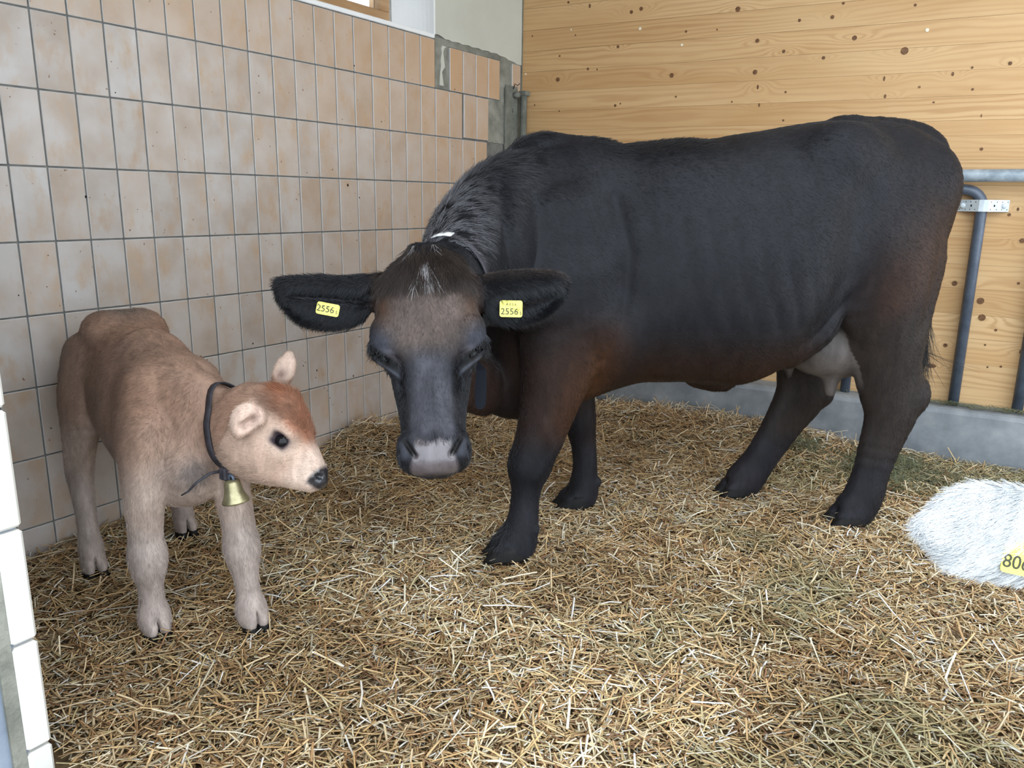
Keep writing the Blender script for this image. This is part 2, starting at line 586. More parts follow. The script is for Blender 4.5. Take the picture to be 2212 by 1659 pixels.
    for zz in (0.008, 0.6):
        rings.append([bm.verts.new((x + 0.25, y - (wy0 + wy1) / 2, zz)) for x, y in prof])
    for i in range(len(prof)):
        j = (i + 1) % len(prof)
        bm.faces.new((rings[0][i], rings[0][j], rings[1][j], rings[1][i]))
    bm.faces.new(rings[1])
    bmesh.ops.recalc_face_normals(bm, faces=bm.faces[:])
    link('window_reveal', bm_mesh('window_reveal', bm), M_WHITE, win)
    fx0, fx1 = -0.30, -0.215
    fy0, fy1 = wy0 + 0.02, wy1 - 0.10
    fz0, fz1 = wz0 + 0.045, wz1 - 0.02
    wbox('sill_batten', (-0.22, wy0, wz0 + 0.01), (-0.17, wy1 - 0.07, wz0 + 0.03), M_WHITE, 0.004)
    fw = 0.075
    fo = wbox('window_frame', (fx0, fy0, fz0 - 0.02), (fx1, fy1, fz0 + fw), M_FRAME, 0.004)
    for lo, hi in (((fx0, fy0, fz1 - fw), (fx1, fy1, fz1)), ((fx0, fy0, fz0 + fw), (fx1, fy0 + fw, fz1 - fw)),
                   ((fx0, fy1 - fw, fz0 + fw), (fx1, fy1, fz1 - fw)), ((fx0, (fy0 + fy1) / 2 - 0.03, fz0 + fw), (fx1, (fy0 + fy1) / 2 + 0.03, fz1 - fw))):
        wbox('window_frame', lo, hi, M_FRAME, 0.004)
    wbox('pane', (-0.262, fy0 + fw, fz0 + fw), (-0.256, (fy0 + fy1) / 2 - 0.03, fz1 - fw), M_GLASS)
    wbox('pane', (-0.262, (fy0 + fy1) / 2 + 0.03, fz0 + fw), (-0.256, fy1 - fw, fz1 - fw), M_GLASS)

    # ---- boarded back wall
    wb = empty('wall_back', (0, CORNER_Y, 0))
    wb.rotation_euler = (0, 0, BW)
    tag(wb, 'wall of knotty spruce boards', kind='structure')
    box('backing_board', (-0.1, 0.030, 0.0), (5.2, 0.06, 2.95), M_WOOD, wb)
    # knots measured in the photograph: along the wall, height, size
    kn = []

    def kpix(u, v, r, el=1.0):
        d = VR.T @ np.array([(u - 1106) / 1692.4, (v - 829.5) / 1692.4, 1.0])
        nrm = np.array([math.sin(BW), -math.cos(BW), 0])
        c0 = np.array([0, CORNER_Y, 0])
        t = np.dot(c0 - np.array(CAM_LOC), nrm) / np.dot(d, nrm)
        p = np.array(CAM_LOC) + t * d - c0
        kn.append((float(p[0] * math.cos(BW) + p[1] * math.sin(BW)), float(p[2]), r, el))
    for q in [(1364, 26, .010), (1385, 19, .011), (1594, 20, .014), (1798, 37, .010), (1727, 44, .008), (1822, 7, .007), (1274, 13, .012, .6),
              (1228, 5, .007), (1977, 11, .007), (1482, 68, .007), (1335, 101, .009), (1636, 88, .011), (1846, 82, .012), (1954, 110, .018),
              (1693, 111, .009), (1205, 172, .013), (1451, 163, .013), (1631, 156, .013), (1779, 125, .009), (1270, 149, .008), (1209, 121, .006),
              (2182, 137, .009), (2058, 160, .010, .6), (2100, 146, .006), (1637, 188, .012, .5), (1986, 188, .006), (2101, 193, .006), (1640, 227, .010, .5),
              (1697, 199, .006), (1460, 209, .006), (1329, 228, .008), (1340, 224, .005), (1912, 208, .010, .6), (1910, 170, .012, .4), (1581, 220, .005),
              (2017, 221, .005), (1692, 260, .006), (1155, 227, .005), (1208, 240, .005), (1850, 250, .008, .5), (2120, 250, .008, .4), (1150, 78, .006),
              (1243, 76, .005), (1549, 64, .005), (1290, 150, .005), (2120, 322, .008), (2062, 612, .013), (2118, 650, .017), (2121, 686, .017), (2151, 713, .007),
              (2042, 746, .010), (2208, 760, .013), (2208, 520, .012), (2199, 452, .009, .6), (2180, 464, .008), (2200, 612, .007), (2010, 790, .012, 2.2), (2162, 792, .006),
              (1160, 390, .010), (2133, 793, .005), (2128, 745, .005)]:
        kpix(*q)
    rk = random.Random(5)
    for i in range(26):          # and more beyond the frame
        kn.append((rk.uniform(2.9, 4.9), rk.uniform(0.35, 2.8), rk.uniform(0.006, 0.016), 1.0))
    zs = [0.225, 0.35, 0.47, 0.60, 0.72, 0.85, 0.97, 1.10, 1.23, 1.355, 1.475, 1.59, 1.662, 1.775, 1.893, 2.01, 2.13, 2.25, 2.375, 2.50, 2.625, 2.75, 2.95]
    tilt = -0.0078
    KA = np.array([(k_[0], k_[1], k_[2]) for k_ in kn])
    for z0, z1 in zip(zs, zs[1:]):
        xs = np.arange(0.002, 5.0, 0.022)
        nz = max(4, int((z1 - z0) / 0.012))
        gap = rk.choice((0.0002, 0.0003, 0.0004, 0.0007))
        zz = np.linspace(z0 + gap, z1 - gap, nz + 1)
        X, Z = np.meshgrid(xs, zz, indexing='ij')
        Zt = Z + X * tilt
        Gv = Z * random.uniform(24, 44) + X * random.uniform(-.5, .5) + random.uniform(0, 9)
        near = KA[(KA[:, 1] > z0 - 0.12) & (KA[:, 1] < z1 + 0.1)]
        for kx, kz, kr in near:
            if not (z0 - 0.01 < kz - kx * tilt < z1 + 0.01) or kr < 0.0085:
                continue
            sx, sz = kr * rk.uniform(4, 8), kr * rk.uniform(1.7, 2.6)
            Gv = Gv + rk.uniform(2.0, 3.6) * np.exp(-((X - kx) / sx) ** 2 - ((Zt - kz) / sz) ** 2) * rk.choice((1, 1, -1))
        nx, nzz = len(xs), nz + 1
        P = np.stack([X, np.full_like(X, random.uniform(-0.0004, 0.0004)), Zt], -1).reshape(-1, 3)
        idx = np.arange(nx * nzz).reshape(nx, nzz)
        F = np.stack([idx[:-1, :-1], idx[1:, :-1], idx[1:, 1:], idx[:-1, 1:]], -1).reshape(-1, 4)
        # close the board: back verts along the long edges
        nb = len(P)
        back = P.copy()
        back[:, 1] = 0.028
        eb = idx[:, 0]
        et = idx[:, -1]
        V = np.concatenate([P, back[eb], back[et], P[eb], P[et]])
        b0, b1 = nb + np.arange(nx), nb + nx + np.arange(nx)
        eb_, et_ = eb, et
        eb, et = nb + 2 * nx + np.arange(nx), nb + 3 * nx + np.arange(nx)
        Fb = np.stack([eb[:-1], b0[:-1], b0[1:], eb[1:]], -1)
        Ft = np.stack([et[:-1], et[1:], b1[1:], b1[:-1]], -1)
        me = np_mesh('plank', V, np.concatenate([F, Fb, Ft]))
        ga = me.attributes.new('grain', 'FLOAT', 'POINT')
        gv = Gv.reshape(-1)
        ga.data.foreach_set('value', np.concatenate([gv, gv[eb_], gv[et_], gv[eb_], gv[et_]]).astype(np.float32))
        link('plank', me, M_WOOD, wb)
    for kx, kz, kr, el in kn:
        bm = bmesh.new()
        disc_bm(bm, (kx, -0.0006, kz), (0, -1, 0), kr, 0.0008, 12, kr * el)
        link('knot', bm_mesh('knot', bm), M_KNOT, wb)
    kn2 = len(kn)
    for q in [(1383, 62, .0085), (1473, 97, .007), (1234, 64, .005), (2003, 65, .0085), (1136, 160, .006)]:  # small pale discs on the boards
        kpix(*q)
    for kx, kz, kr, el in kn[kn2:]:
        bm = bmesh.new()
        disc_bm(bm, (kx, -0.0008, kz), (0, -1, 0), kr, 0.0016, 12)
        link('spot', bm_mesh('spot', bm), M_SPOT, wb)['label'] = 'pale round plug'
    box('corner_bead', (-0.004, -0.010, 0.0), (0.006, 0.0, 2.95), M_OLDSTEEL, wb)

    # ---- concrete kerb under the boards
    bm = bmesh.new()
    prof = [(-0.02, -0.08), (-0.02, 0.237), (0.135, 0.237), (0.155, 0.230), (0.167, 0.212), (0.185, -0.08)]
    rings = []
    for x in np.linspace(0.0, 5.0, 40):
        jit = 0.003 * math.sin(x * 7)
        rings.append([bm.verts.new(wall_pt(x, o_ + (jit if i > 2 else 0), z_)) for i, (o_, z_) in enumerate(prof)])
    for a, b in zip(rings, rings[1:]):
        for i in range(len(prof)):
            j = (i + 1) % len(prof)
            bm.faces.new((a[i], a[j], b[j], b[i]))
    bmesh.ops.recalc_face_normals(bm, faces=bm.faces[:])
    kb = link('trim_1', bm_mesh('trim_1', bm), M_CONCRETE)
    tag(kb, 'grey concrete kerb along the foot of the boards', kind='structure')

    # ---- stub wall at the stall entrance with cream edge tiles
    wf = box('wall_front', (-0.006, -1.0, -0.1), (1.185, -0.75, 2.95), M_BLUE)
    tag(wf, 'short wall beside the stall entrance', kind='structure')
    zj = 0.579
    for k_ in range(-3, 10):
        z0, z1 = zj + k_ * TH, zj + (k_ + 1) * TH
        if z1 < -0.05:
            continue
        b = bmesh.new()
        box_bm(b, (1.13, -0.791, max(z0, -0.09) + 0.003), (1.2, -0.7415, z1 - 0.003), 0.006)
        link('edge_tile', bm_mesh('edge_tile', b), M_JTILE, wf)
    box('mortar_strip', (1.15, -0.818, -0.1), (1.1935, -0.7915, 2.95), M_MORTAR, wf)
    return wl


WALL = build_setting()


def build_ironwork():
    # corner bracket: steel plate on the tiled wall with an upright at the corner
    g0 = empty('corner_post', (0.02, 2.86, 1.0))
    tag(g0, 'weathered steel corner post with a bolted plate beside the boards', 'post')
    def loc(v):
        return (v[0] - 0.02, v[1] - 2.86, v[2] - 1.0)
    bm = bmesh.new()
    box_bm(bm, loc((0.0, 2.775, 0.3)), loc((0.008, 2.905, 1.918)), 0.001)
    link('wall_plate', bm_mesh('wall_plate', bm), M_OLDSTEEL, g0)
    bm = bmesh.new()
    box_bm(bm, loc((0.0, 2.765, 0.3)), loc((0.012, 2.776, 1.90)), 0.001)
    link('plate_edge', bm_mesh('plate_edge', bm), M_OLDSTEEL, g0)
    tube('upright', [loc((0.045, 2.918, 0.3)), loc((0.045, 2.918, 1.885))], 0.021, M_OLDSTEEL, g0)
    bm = bmesh.new()
    box_bm(bm, loc((0.02, 2.895, 1.865)), loc((0.075, 2.945, 1.893)), 0.003)
    link('post_cap', bm_mesh('post_cap', bm), M_OLDSTEEL, g0)
    tube('eye_bolt', [loc((0.0, 2.862, 1.865)), loc((0.05, 2.862, 1.865))], 0.016, M_OLDSTEEL, g0)
    for z in (1.775, 1.45, 1.1):
        bm = bmesh.new()
        disc_bm(bm, loc((0.008, 2.85, z)), (1, 0, 0), 0.011, 0.012, 10)
        link('bolt', bm_mesh('bolt', bm), M_OLDSTEEL, g0)
    # wire ends at the top
    tube('wire_end', [loc((0.012, 2.85, 1.90)), loc((0.02, 2.855, 1.93)), loc((0.03, 2.87, 1.922)), loc((0.035, 2.885, 1.935))], 0.0025, M_HOLE, g0, 6)

    # horizontal galvanised rail
    r = empty('stall_rail', wall_pt(2.4, 0.085, 1.378))
    tag(r, 'horizontal galvanised steel rail running along the boarded wall', 'rail')
    p0, p1 = wall_pt(0.25, 0.085, 1.380) - r.location, wall_pt(5.0, 0.085, 1.378) - r.location
    tube('rail_tube', [p0, p1], 0.030, M_GALV, r, 20)
    for x in (0.3, 3.4, 4.8):
        tube('rail_fixing', [wall_pt(x, -0.01, 1.38) - r.location, wall_pt(x, 0.06, 1.38) - r.location], 0.018, M_GALV, r)

    # tubular stall hoops standing on the kerb, held by perforated straps
    def hoop(xa, xb, label, straps):
        h = empty('stall_hoop', wall_pt((xa + xb) / 2, 0.04, 0.23))
        tag(h, label, 'hoop', 'tubular hoops along the boarded wall')
        z1, rad = 1.315, 0.085
        pts = [wall_pt(xa, 0.04, 0.20)]
        for a in np.linspace(0, math.pi / 2, 7):
            pts.append(wall_pt(xa + rad * (1 - math.cos(a)), 0.04, z1 - rad + rad * math.sin(a)))
        for a in np.linspace(math.pi / 2, 0, 7):
            pts.append(wall_pt(xb - rad * (1 - math.cos(a)), 0.04, z1 - rad + rad * math.sin(a)))
        pts.append(wall_pt(xb, 0.04, 0.20))
        tube('pipe', [Vector(p) - h.location for p in pts], 0.0255, M_PIPE, h, 16)
        for sx in straps:
            bm = bmesh.new()
            prof = [(-0.135, 0.002), (-0.05, 0.004), (-0.036, 0.03), (-0.022, 0.062), (0.0, 0.0685), (0.022, 0.062), (0.036, 0.03), (0.05, 0.004), (0.115, 0.002)]
            prof = [(-0.108, 0.004), (-0.045, 0.048), (-0.02, 0.067), (0.0, 0.0690), (0.02, 0.067), (0.045, 0.048), (0.108, 0.004)]
            vs = []
            for dx, o_ in prof:
                vs.append([bm.verts.new(wall_pt(sx + dx, o_ + e, 1.238 + s_ * 0.028) - h.location) for s_, e in ((-1, 0), (1, 0), (1, 0.004), (-1, 0.004))])
            for a, b in zip(vs, vs[1:]):
                for i in range(4):
                    j = (i + 1) % 4
                    bm.faces.new((a[i], a[j], b[j], b[i]))
            bm.faces.new(vs[0]); bm.faces.new(vs[-1][::-1])
            bmesh.ops.recalc_face_normals(bm, faces=bm.faces[:])
            st = link('mounting_strap', bm_mesh('mounting_strap', bm), M_STRAPM, h)
            st['label'] = 'bright perforated zinc strap'
            nrm = (math.sin(BW), -math.cos(BW), 0)

            def surf(dx):
                return float(np.interp(dx, [q[0] for q in prof], [q[1] for q in prof])) + 0.0042
            for dx in (-0.088, 0.086):
                b = bmesh.new()
                disc_bm(b, wall_pt(sx + dx, surf(dx), 1.238) - h.location, nrm, 0.0125, 0.009, 14)
                link('bolt', bm_mesh('bolt', b), M_STRAPM, st, True)
            for dx, dz, rr in [(-0.05, 0, .006), (0.043, 0, .006)] + [(x_, z_, .0028) for z_ in (-.018, .018) for x_ in (-.1, -.075, -.055, -.034, .03, .055, .077, .1)]:
                b = bmesh.new()
                disc_bm(b, wall_pt(sx + dx, surf(dx) - 0.0003, 1.238 + dz) - h.location, nrm, rr, 0.0006, 8)
                link('hole', bm_mesh('hole', b), M_HOLE, st)
    hoop(2.068, 2.588, 'dark steel hoop with a perforated zinc strap just behind the black cow', [2.594])
    hoop(2.868, 3.40, 'dark steel hoop on the kerb cut by the frame edge', [])


build_ironwork()


# ------------------------------------------------------------------ solid bodies from smooth-blended volumes
class Field:
    def __init__(self, lo, hi, h):
        self.h = h
        self.lo = np.array(lo, float)
        self.n = np.ceil((np.array(hi) - self.lo) / h).astype(int) + 1
        self.D = np.full(self.n, 0.3, np.float32)
        self.ax = [(self.lo[i] + h * np.arange(self.n[i])).astype(np.float32) for i in range(3)]

    def block(self, lo, hi):
        i0 = np.clip(np.floor((np.array(lo) - self.lo) / self.h).astype(int), 0, self.n)
        i1 = np.clip(np.ceil((np.array(hi) - self.lo) / self.h).astype(int) + 1, 0, self.n)
        if np.any(i1 - i0 < 1):
            return None
        sl = tuple(slice(a, b) for a, b in zip(i0, i1))
        x, y, z = (self.ax[i][sl[i]] for i in range(3))
        return sl, x[:, None, None], y[None, :, None], z[None, None, :]

    def put(self, lo, hi, fn, k, sub=False):
        b = self.block(lo, hi)
        if b is None:
            return
        sl, x, y, z = b
        v = fn(x, y, z)
        d = self.D[sl]
        if sub:
            v = -v
            hh = np.clip(0.5 - 0.5 * (d - v) / k, 0, 1)   # smooth max
            self.D[sl] = d * (1 - hh) + v * hh + k * hh * (1 - hh)
        else:
            hh = np.clip(0.5 + 0.5 * (v - d) / k, 0, 1)
            self.D[sl] = v * (1 - hh) + d * hh - k * hh * (1 - hh)

    def seg(self, p0, p1, r0, r1, up, k=0.03, sub=False, e=2.0):
        p0, p1 = np.asarray(p0, float), np.asarray(p1, float)
        t = p1 - p0
        L = np.linalg.norm(t)
        t = t / L
        s = np.cross(t, up)
        s /= np.linalg.norm(s)
        v = np.cross(s, t)
        R = max(*r0, *r1) + max(0.03, k * 1.5)

        def fn(x, y, z):
            dx, dy, dz = x - p0[0], y - p0[1], z - p0[2]
            a = dx * t[0] + dy * t[1] + dz * t[2]
            q = np.clip(a / L, 0, 1)
            ov = a - q * L
            ra = r0[0] + (r1[0] - r0[0]) * q
            rb = r0[1] + (r1[1] - r0[1]) * q
            ls = dx * s[0] + dy * s[1] + dz * s[2]
            lv = dx * v[0] + dy * v[1] + dz * v[2]
            mn = np.minimum(ra, rb)
            if e == 2.0:
                rho = np.sqrt((ls / ra) ** 2 + (lv / rb) ** 2 + (ov / mn) ** 2)
            else:
                rho = (np.abs(ls / ra) ** e + np.abs(lv / rb) ** e + np.abs(ov / mn) ** e) ** (1 / e)
            # first-order distance estimate
            g = np.sqrt((ls / ra ** 2) ** 2 + (lv / rb ** 2) ** 2 + (ov / mn ** 2) ** 2)
            return (rho - 1) * np.where(g > 1e-6, np.minimum(rho / np.maximum(g, 1e-6), 4 * mn), mn)
        self.put(np.minimum(p0, p1) - R, np.maximum(p0, p1) + R, fn, k, sub)

    def chain(self, pts, rads, up, k=0.03, sub=4):
        """smooth curve through the points, radii (across, along up)"""
        P = catmull(np.array(pts, float), sub)
        Q = catmull(np.array(rads, float), sub)
        for i in range(len(P) - 1):
            self.seg(P[i], P[i + 1], Q[i], Q[i + 1], up, k if i == 0 else min(k, 0.012))

    def ell(self, c, r, axes, k=0.03, sub=False):
        c = np.asarray(c, float)
        A = [np.asarray(a, float) / np.linalg.norm(a) for a in axes]
        R = max(r) + max(0.03, k * 1.5)

        def fn(x, y, z):
            d = (x - c[0], y - c[1], z - c[2])
            u = [d[0] * a[0] + d[1] * a[1] + d[2] * a[2] for a in A]
            rho = np.sqrt(sum((u[i] / r[i]) ** 2 for i in range(3)))
            g = np.sqrt(sum((u[i] / r[i] ** 2) ** 2 for i in range(3)))
            return (rho - 1) * np.where(g > 1e-6, np.minimum(rho / np.maximum(g, 1e-6), 4 * min(r)), min(r))
        self.put(c - R, c + R, fn, k, sub)

    def loft(self, O, a, n, u, tab, k=0.03, e=2.2, egg=0.0):
        """tab rows: position along a, top, bottom (along u), half width (along n)"""
        tab = np.array(tab, float)
        O = np.asarray(O, float)
        ss = np.linspace(tab[0, 0], tab[-1, 0], 160)
        T = [pchip(tab[:, 0], tab[:, i], ss) for i in (1, 2, 3)]
        corners = []
        for s_ in (tab[0, 0] - 0.1, tab[-1, 0] + 0.1):
            for w_ in (-1, 1):
                for h_ in (tab[:, 2].min() - 0.05, tab[:, 1].max() + 0.05):
                    corners.append(O + a * s_ + n * w_ * (tab[:, 3].max() + 0.05) + u * h_)
        corners = np.array(corners)

        def fn(x, y, z):
            dx, dy, dz = x - O[0], y - O[1], z - O[2]
            s = dx * a[0] + dy * a[1] + dz * a[2]
            w = dx * n[0] + dy * n[1] + dz * n[2]
            h = dx * u[0] + dy * u[1] + dz * u[2]
            sc = np.clip(s, tab[0, 0], tab[-1, 0])
            top, bot, hw = (np.interp(sc, ss, t).astype(np.float32) for t in T)
            ov = np.abs(s - sc)
            c = (top + bot) / 2
            hh = (top - bot) / 2
            q = (h - c) / hh
            if egg:
                hw = hw * (1 - egg * np.clip(q, -1, 1.0) ** 1)
            mn = np.minimum(hw, hh)
            rho = (np.abs(w / hw) ** e + np.abs(q) ** e + (ov / (0.6 * mn)) ** e) ** (1 / e)
            return (rho - 1) * mn * 0.9
        self.put(corners.min(0), corners.max(0), fn, k)

    def mesh(self):
        g = openvdb.FloatGrid(0.3)
        g.copyFromArray(self.D)
        pts, quads = g.convertToQuads(isovalue=0.0)
        pts = np.asarray(pts, np.float64) * self.h + self.lo
        quads = np.asarray(quads, np.int64)
        a, b, c, d = (pts[quads[:, i]] for i in range(4))
        vol = (np.einsum('ij,ij->i', a, np.cross(b, c)) + np.einsum('ij,ij->i', a, np.cross(c, d))).sum()
        if vol < 0:
            quads = quads[:, ::-1]
        return pts, quads


def catmull(P, sub):
    out = []
    n = len(P)
    for i in range(n - 1):
        p0, p1, p2, p3 = P[max(i - 1, 0)], P[i], P[i + 1], P[min(i + 2, n - 1)]
        for j in range(sub):
            t = j / sub
            out.append(0.5 * ((2 * p1) + (-p0 + p2) * t + (2 * p0 - 5 * p1 + 4 * p2 - p3) * t * t + (-p0 + 3 * p1 - 3 * p2 + p3) * t ** 3))
    out.append(P[-1])
    return np.array(out)


def pchip(x, y, xs):
    n = len(x)
    d = np.diff(y) / np.diff(x)
    m = np.zeros(n)
    m[0], m[-1] = d[0], d[-1]
    for i in range(1, n - 1):
        m[i] = 0 if d[i - 1] * d[i] <= 0 else 2 * d[i - 1] * d[i] / (d[i - 1] + d[i])
    i = np.clip(np.searchsorted(x, xs) - 1, 0, n - 2)
    h = x[i + 1] - x[i]
    t = (xs - x[i]) / h
    return ((1 + 2 * t) * (1 - t) ** 2 * y[i] + t * (1 - t) ** 2 * h * m[i] + t * t * (3 - 2 * t) * y[i + 1] + t * t * (t - 1) * h * m[i + 1])


def vert_normals(P, Q):
    a, b, c, d = (P[Q[:, i]] for i in range(4))
    n = np.cross(c - a, d - b)
    N = np.zeros_like(P)
    for i in range(4):
        np.add.at(N, Q[:, i], n)
    return N / np.maximum(np.linalg.norm(N, axis=1), 1e-12)[:, None]


def near_line(x, y, pts):
    """distance in a plane to a polyline"""
    best = np.full(len(x), 9.0)
    for (x0, y0), (x1, y1) in zip(pts, pts[1:]):
        dx, dy = x1 - x0, y1 - y0
        t = np.clip(((x - x0) * dx + (y - y0) * dy) / (dx * dx + dy * dy), 0, 1)
        best = np.minimum(best, np.hypot(x - x0 - t * dx, y - y0 - t * dy))
    return best


def face_data(P, Q):
    a, b, c, d = (P[Q[:, i]] for i in range(4))
    n = np.cross(c - a, d - b)
    ar = np.linalg.norm(n, axis=1)
    return n / np.maximum(ar, 1e-12)[:, None], ar / 2


def fur(name, P, Q, count, weight, spec, mat, parent, npts=4, seed=1, rad=0.0005):
    """hair strands rooted on the surface. spec(points, normals) -> direction, length, lift, colour"""
    r = np.random.default_rng(seed)
    N, A = face_data(P, Q)
    cen = P[Q].mean(1)
    w = A * weight(cen, N)
    w = w / w.sum()
    idx = r.choice(len(Q), count, p=w)
    u, v = r.random((2, count, 1))
    q = P[Q[idx]]
    pos = q[:, 0] * (1 - u) * (1 - v) + q[:, 1] * u * (1 - v) + q[:, 2] * u * v + q[:, 3] * (1 - u) * v
    nor = N[idx]
    d, L, lift, colr = spec(pos, nor)
    d = d + r.normal(0, 0.16, d.shape)
    d = d - nor * np.einsum('ij,ij->i', d, nor)[:, None]
    d /= np.maximum(np.linalg.norm(d, axis=1), 1e-6)[:, None]
    L = L * r.uniform(0.6, 1.2, count)
    pts = np.zeros((count, npts, 3))
    jit = r.normal(0, 0.10, (count, 3))
    p = pos - nor * 0.001
    for j in range(npts):
        pts[:, j] = p
        t = (j + 1) / npts
        lf = lift * (1 - 0.7 * t)
        step = d + nor * lf[:, None] + jit * t
        step /= np.linalg.norm(step, axis=1)[:, None]
        p = p + step * (L / (npts - 1))[:, None]
    c = bpy.data.hair_curves.new(name)
    c.add_curves([npts] * count)
    c.attributes['position'].data.foreach_set('vector', pts.astype(np.float32).ravel())
    ra = c.attributes.new('radius', 'FLOAT', 'POINT')
    taper = np.linspace(1, 0.25, npts)
    ra.data.foreach_set('value', np.tile(rad * taper, count).astype(np.float32))
    ca = c.attributes.new('col', 'FLOAT_COLOR', 'CURVE')
    cc = np.ones((count, 4), np.float32)
    cc[:, :3] = colr * r.uniform(0.65, 1.35, (count, 1))
    ca.data.foreach_set('color', cc.ravel())
    c.materials.append(mat)
    o = bpy.data.objects.new(name, c)
    COL.objects.link(o)
    o.parent = parent
    return o


def body_object(name, meshes, colour, wet, mat, loc):
    V, F, off = [], [], 0
    for P, Q in meshes:
        V.append(P)
        F.append(Q + off)
        off += len(P)
    V, F = np.concatenate(V), np.concatenate(F)
    me = np_mesh(name, V - np.array(loc), F)
    me.polygons.foreach_set('use_smooth', np.ones(len(F), bool))
    set_col(me, colour(V))
    wa = me.attributes.new('wet', 'FLOAT', 'POINT')
    wa.data.foreach_set('value', wet(V).astype(np.float32))
    o = link(name, me, mat)
    o.location = loc
    bvh = BVHTree.FromPolygons([tuple(p) for p in V], [tuple(int(i) for i in f) for f in F])
    return o, V, F, bvh


def child_at(o, parent):
    """parent a world-placed object under a thing standing at parent.location"""
    o.parent = parent
    o.location = Vector(o.location) - parent.location
    return o


def band(name, bvh, centre, axis, up, width, lift, thick, mat, parent=None, n=48, rmin=0.03, rmax=0.5):
    """strap lying on a body: rays from inside find the hide, the strap sits just on it"""
    axis = Vector(axis).normalized()
    side = axis.cross(Vector(up)).normalized()
    v = side.cross(axis).normalized()
    bm = bmesh.new()
    rings = []
    rad = []
    for k in range(n):
        a = 2 * math.pi * k / n
        d = side * math.cos(a) + v * math.sin(a)
        rr = []
        for s_ in (-0.5, 0, 0.5):
            hit = bvh.ray_cast(Vector(centre) + axis * (s_ * width), d, rmax)
            rr.append(hit[3] if hit[0] is not None else rmin)
        rad.append(max(rr))
    rad = np.array(rad)
    rad = np.minimum(rad, np.median(rad) * 1.5)
    for _ in range(3):
        rad = np.maximum(rad, (np.roll(rad, 1) + rad * 2 + np.roll(rad, -1)) / 4)
    for k in range(n):
        a = 2 * math.pi * k / n
        d = side * math.cos(a) + v * math.sin(a)
        c0 = Vector(centre)
        rings.append([bm.verts.new(c0 + axis * (s_ * width / 2) + d * (rad[k] + lift + e)) for s_, e in ((-1, 0), (-0.9, thick), (0.9, thick), (1, 0))])
    for k in range(n):
        a, b = rings[k], rings[(k + 1) % n]
        for i in range(4):
            j = (i + 1) % 4
            bm.faces.new((a[i], a[j], b[j], b[i]))
    bmesh.ops.recalc_face_normals(bm, faces=bm.faces[:])
    o = link(name, bm_mesh(name, bm), mat, parent, True)
    return o, rad, side, v


def frame_matrix(c, x, y, z):
    m = Matrix.Identity(4)
    for i in range(3):
        m[i][0], m[i][1], m[i][2], m[i][3] = x[i], y[i], z[i], c[i]
    return m


def ear_tag(parent, c, right, down, size, lines, inherit=None):
    """yellow plate with rounded corners; lines = (text, size, x, y)"""
    right = np.array(right) / np.linalg.norm(right)
    nrm = np.cross(down, right)
    nrm /= np.linalg.norm(nrm)
    upv = np.cross(nrm, right)
    w, h = size
    bm = bmesh.new()
    rc = 0.006
    vs = []
    for cx, cy, a0 in ((w / 2 - rc, h / 2 - rc, 0), (-w / 2 + rc, h / 2 - rc, 90), (-w / 2 + rc, -h / 2 + rc, 180), (w / 2 - rc, -h / 2 + rc, 270)):
        for a in (0, 30, 60, 90):
            vs.append(bm.verts.new((cx + rc * math.cos(math.radians(a0 + a)), cy + rc * math.sin(math.radians(a0 + a)), 0)))
    f = bm.faces.new(vs)
    r_ = bmesh.ops.extrude_face_region(bm, geom=[f])
    for v in r_['geom']:
        if isinstance(v, bmesh.types.BMVert):
            v.co.z -= 0.0018
    bmesh.ops.recalc_face_normals(bm, faces=bm.faces[:])
    o = link('ear_tag', bm_mesh('ear_tag', bm), M_YELLOW)
    o.matrix_world = frame_matrix(c, right, upv, nrm)
    o.parent = parent
    o.matrix_parent_inverse = Matrix.Translation(-Vector(parent.location))
    o['label'] = 'yellow numbered tag in the ear'
    for txt, sz, x, y in lines:
        cu = bpy.data.curves.new('tag_number', 'FONT')
        cu.body = txt
        cu.size = sz
        cu.align_x = 'CENTER'
        cu.align_y = 'CENTER'
        cu.extrude = 0.0004
        cu.materials.append(M_INK)
        t0 = bpy.data.objects.new('tag_number', cu)
        me = bpy.data.meshes.new_from_object(t0)
        bpy.data.objects.remove(t0)
        t = link('tag_number', me, None, o)
        t.location = (x, y, 0.0007)
    return o


UP = np.array([0, 0, 1.0])


def eyeball(parent, c, r, name='eye'):
    bm = bmesh.new()
    bmesh.ops.create_uvsphere(bm, u_segments=20, v_segments=12, radius=r)
    o = link(name, bm_mesh(name, bm), M_EYE, None, True)
    o.location = Vector(c) - parent.location
    o.parent = parent
    return o


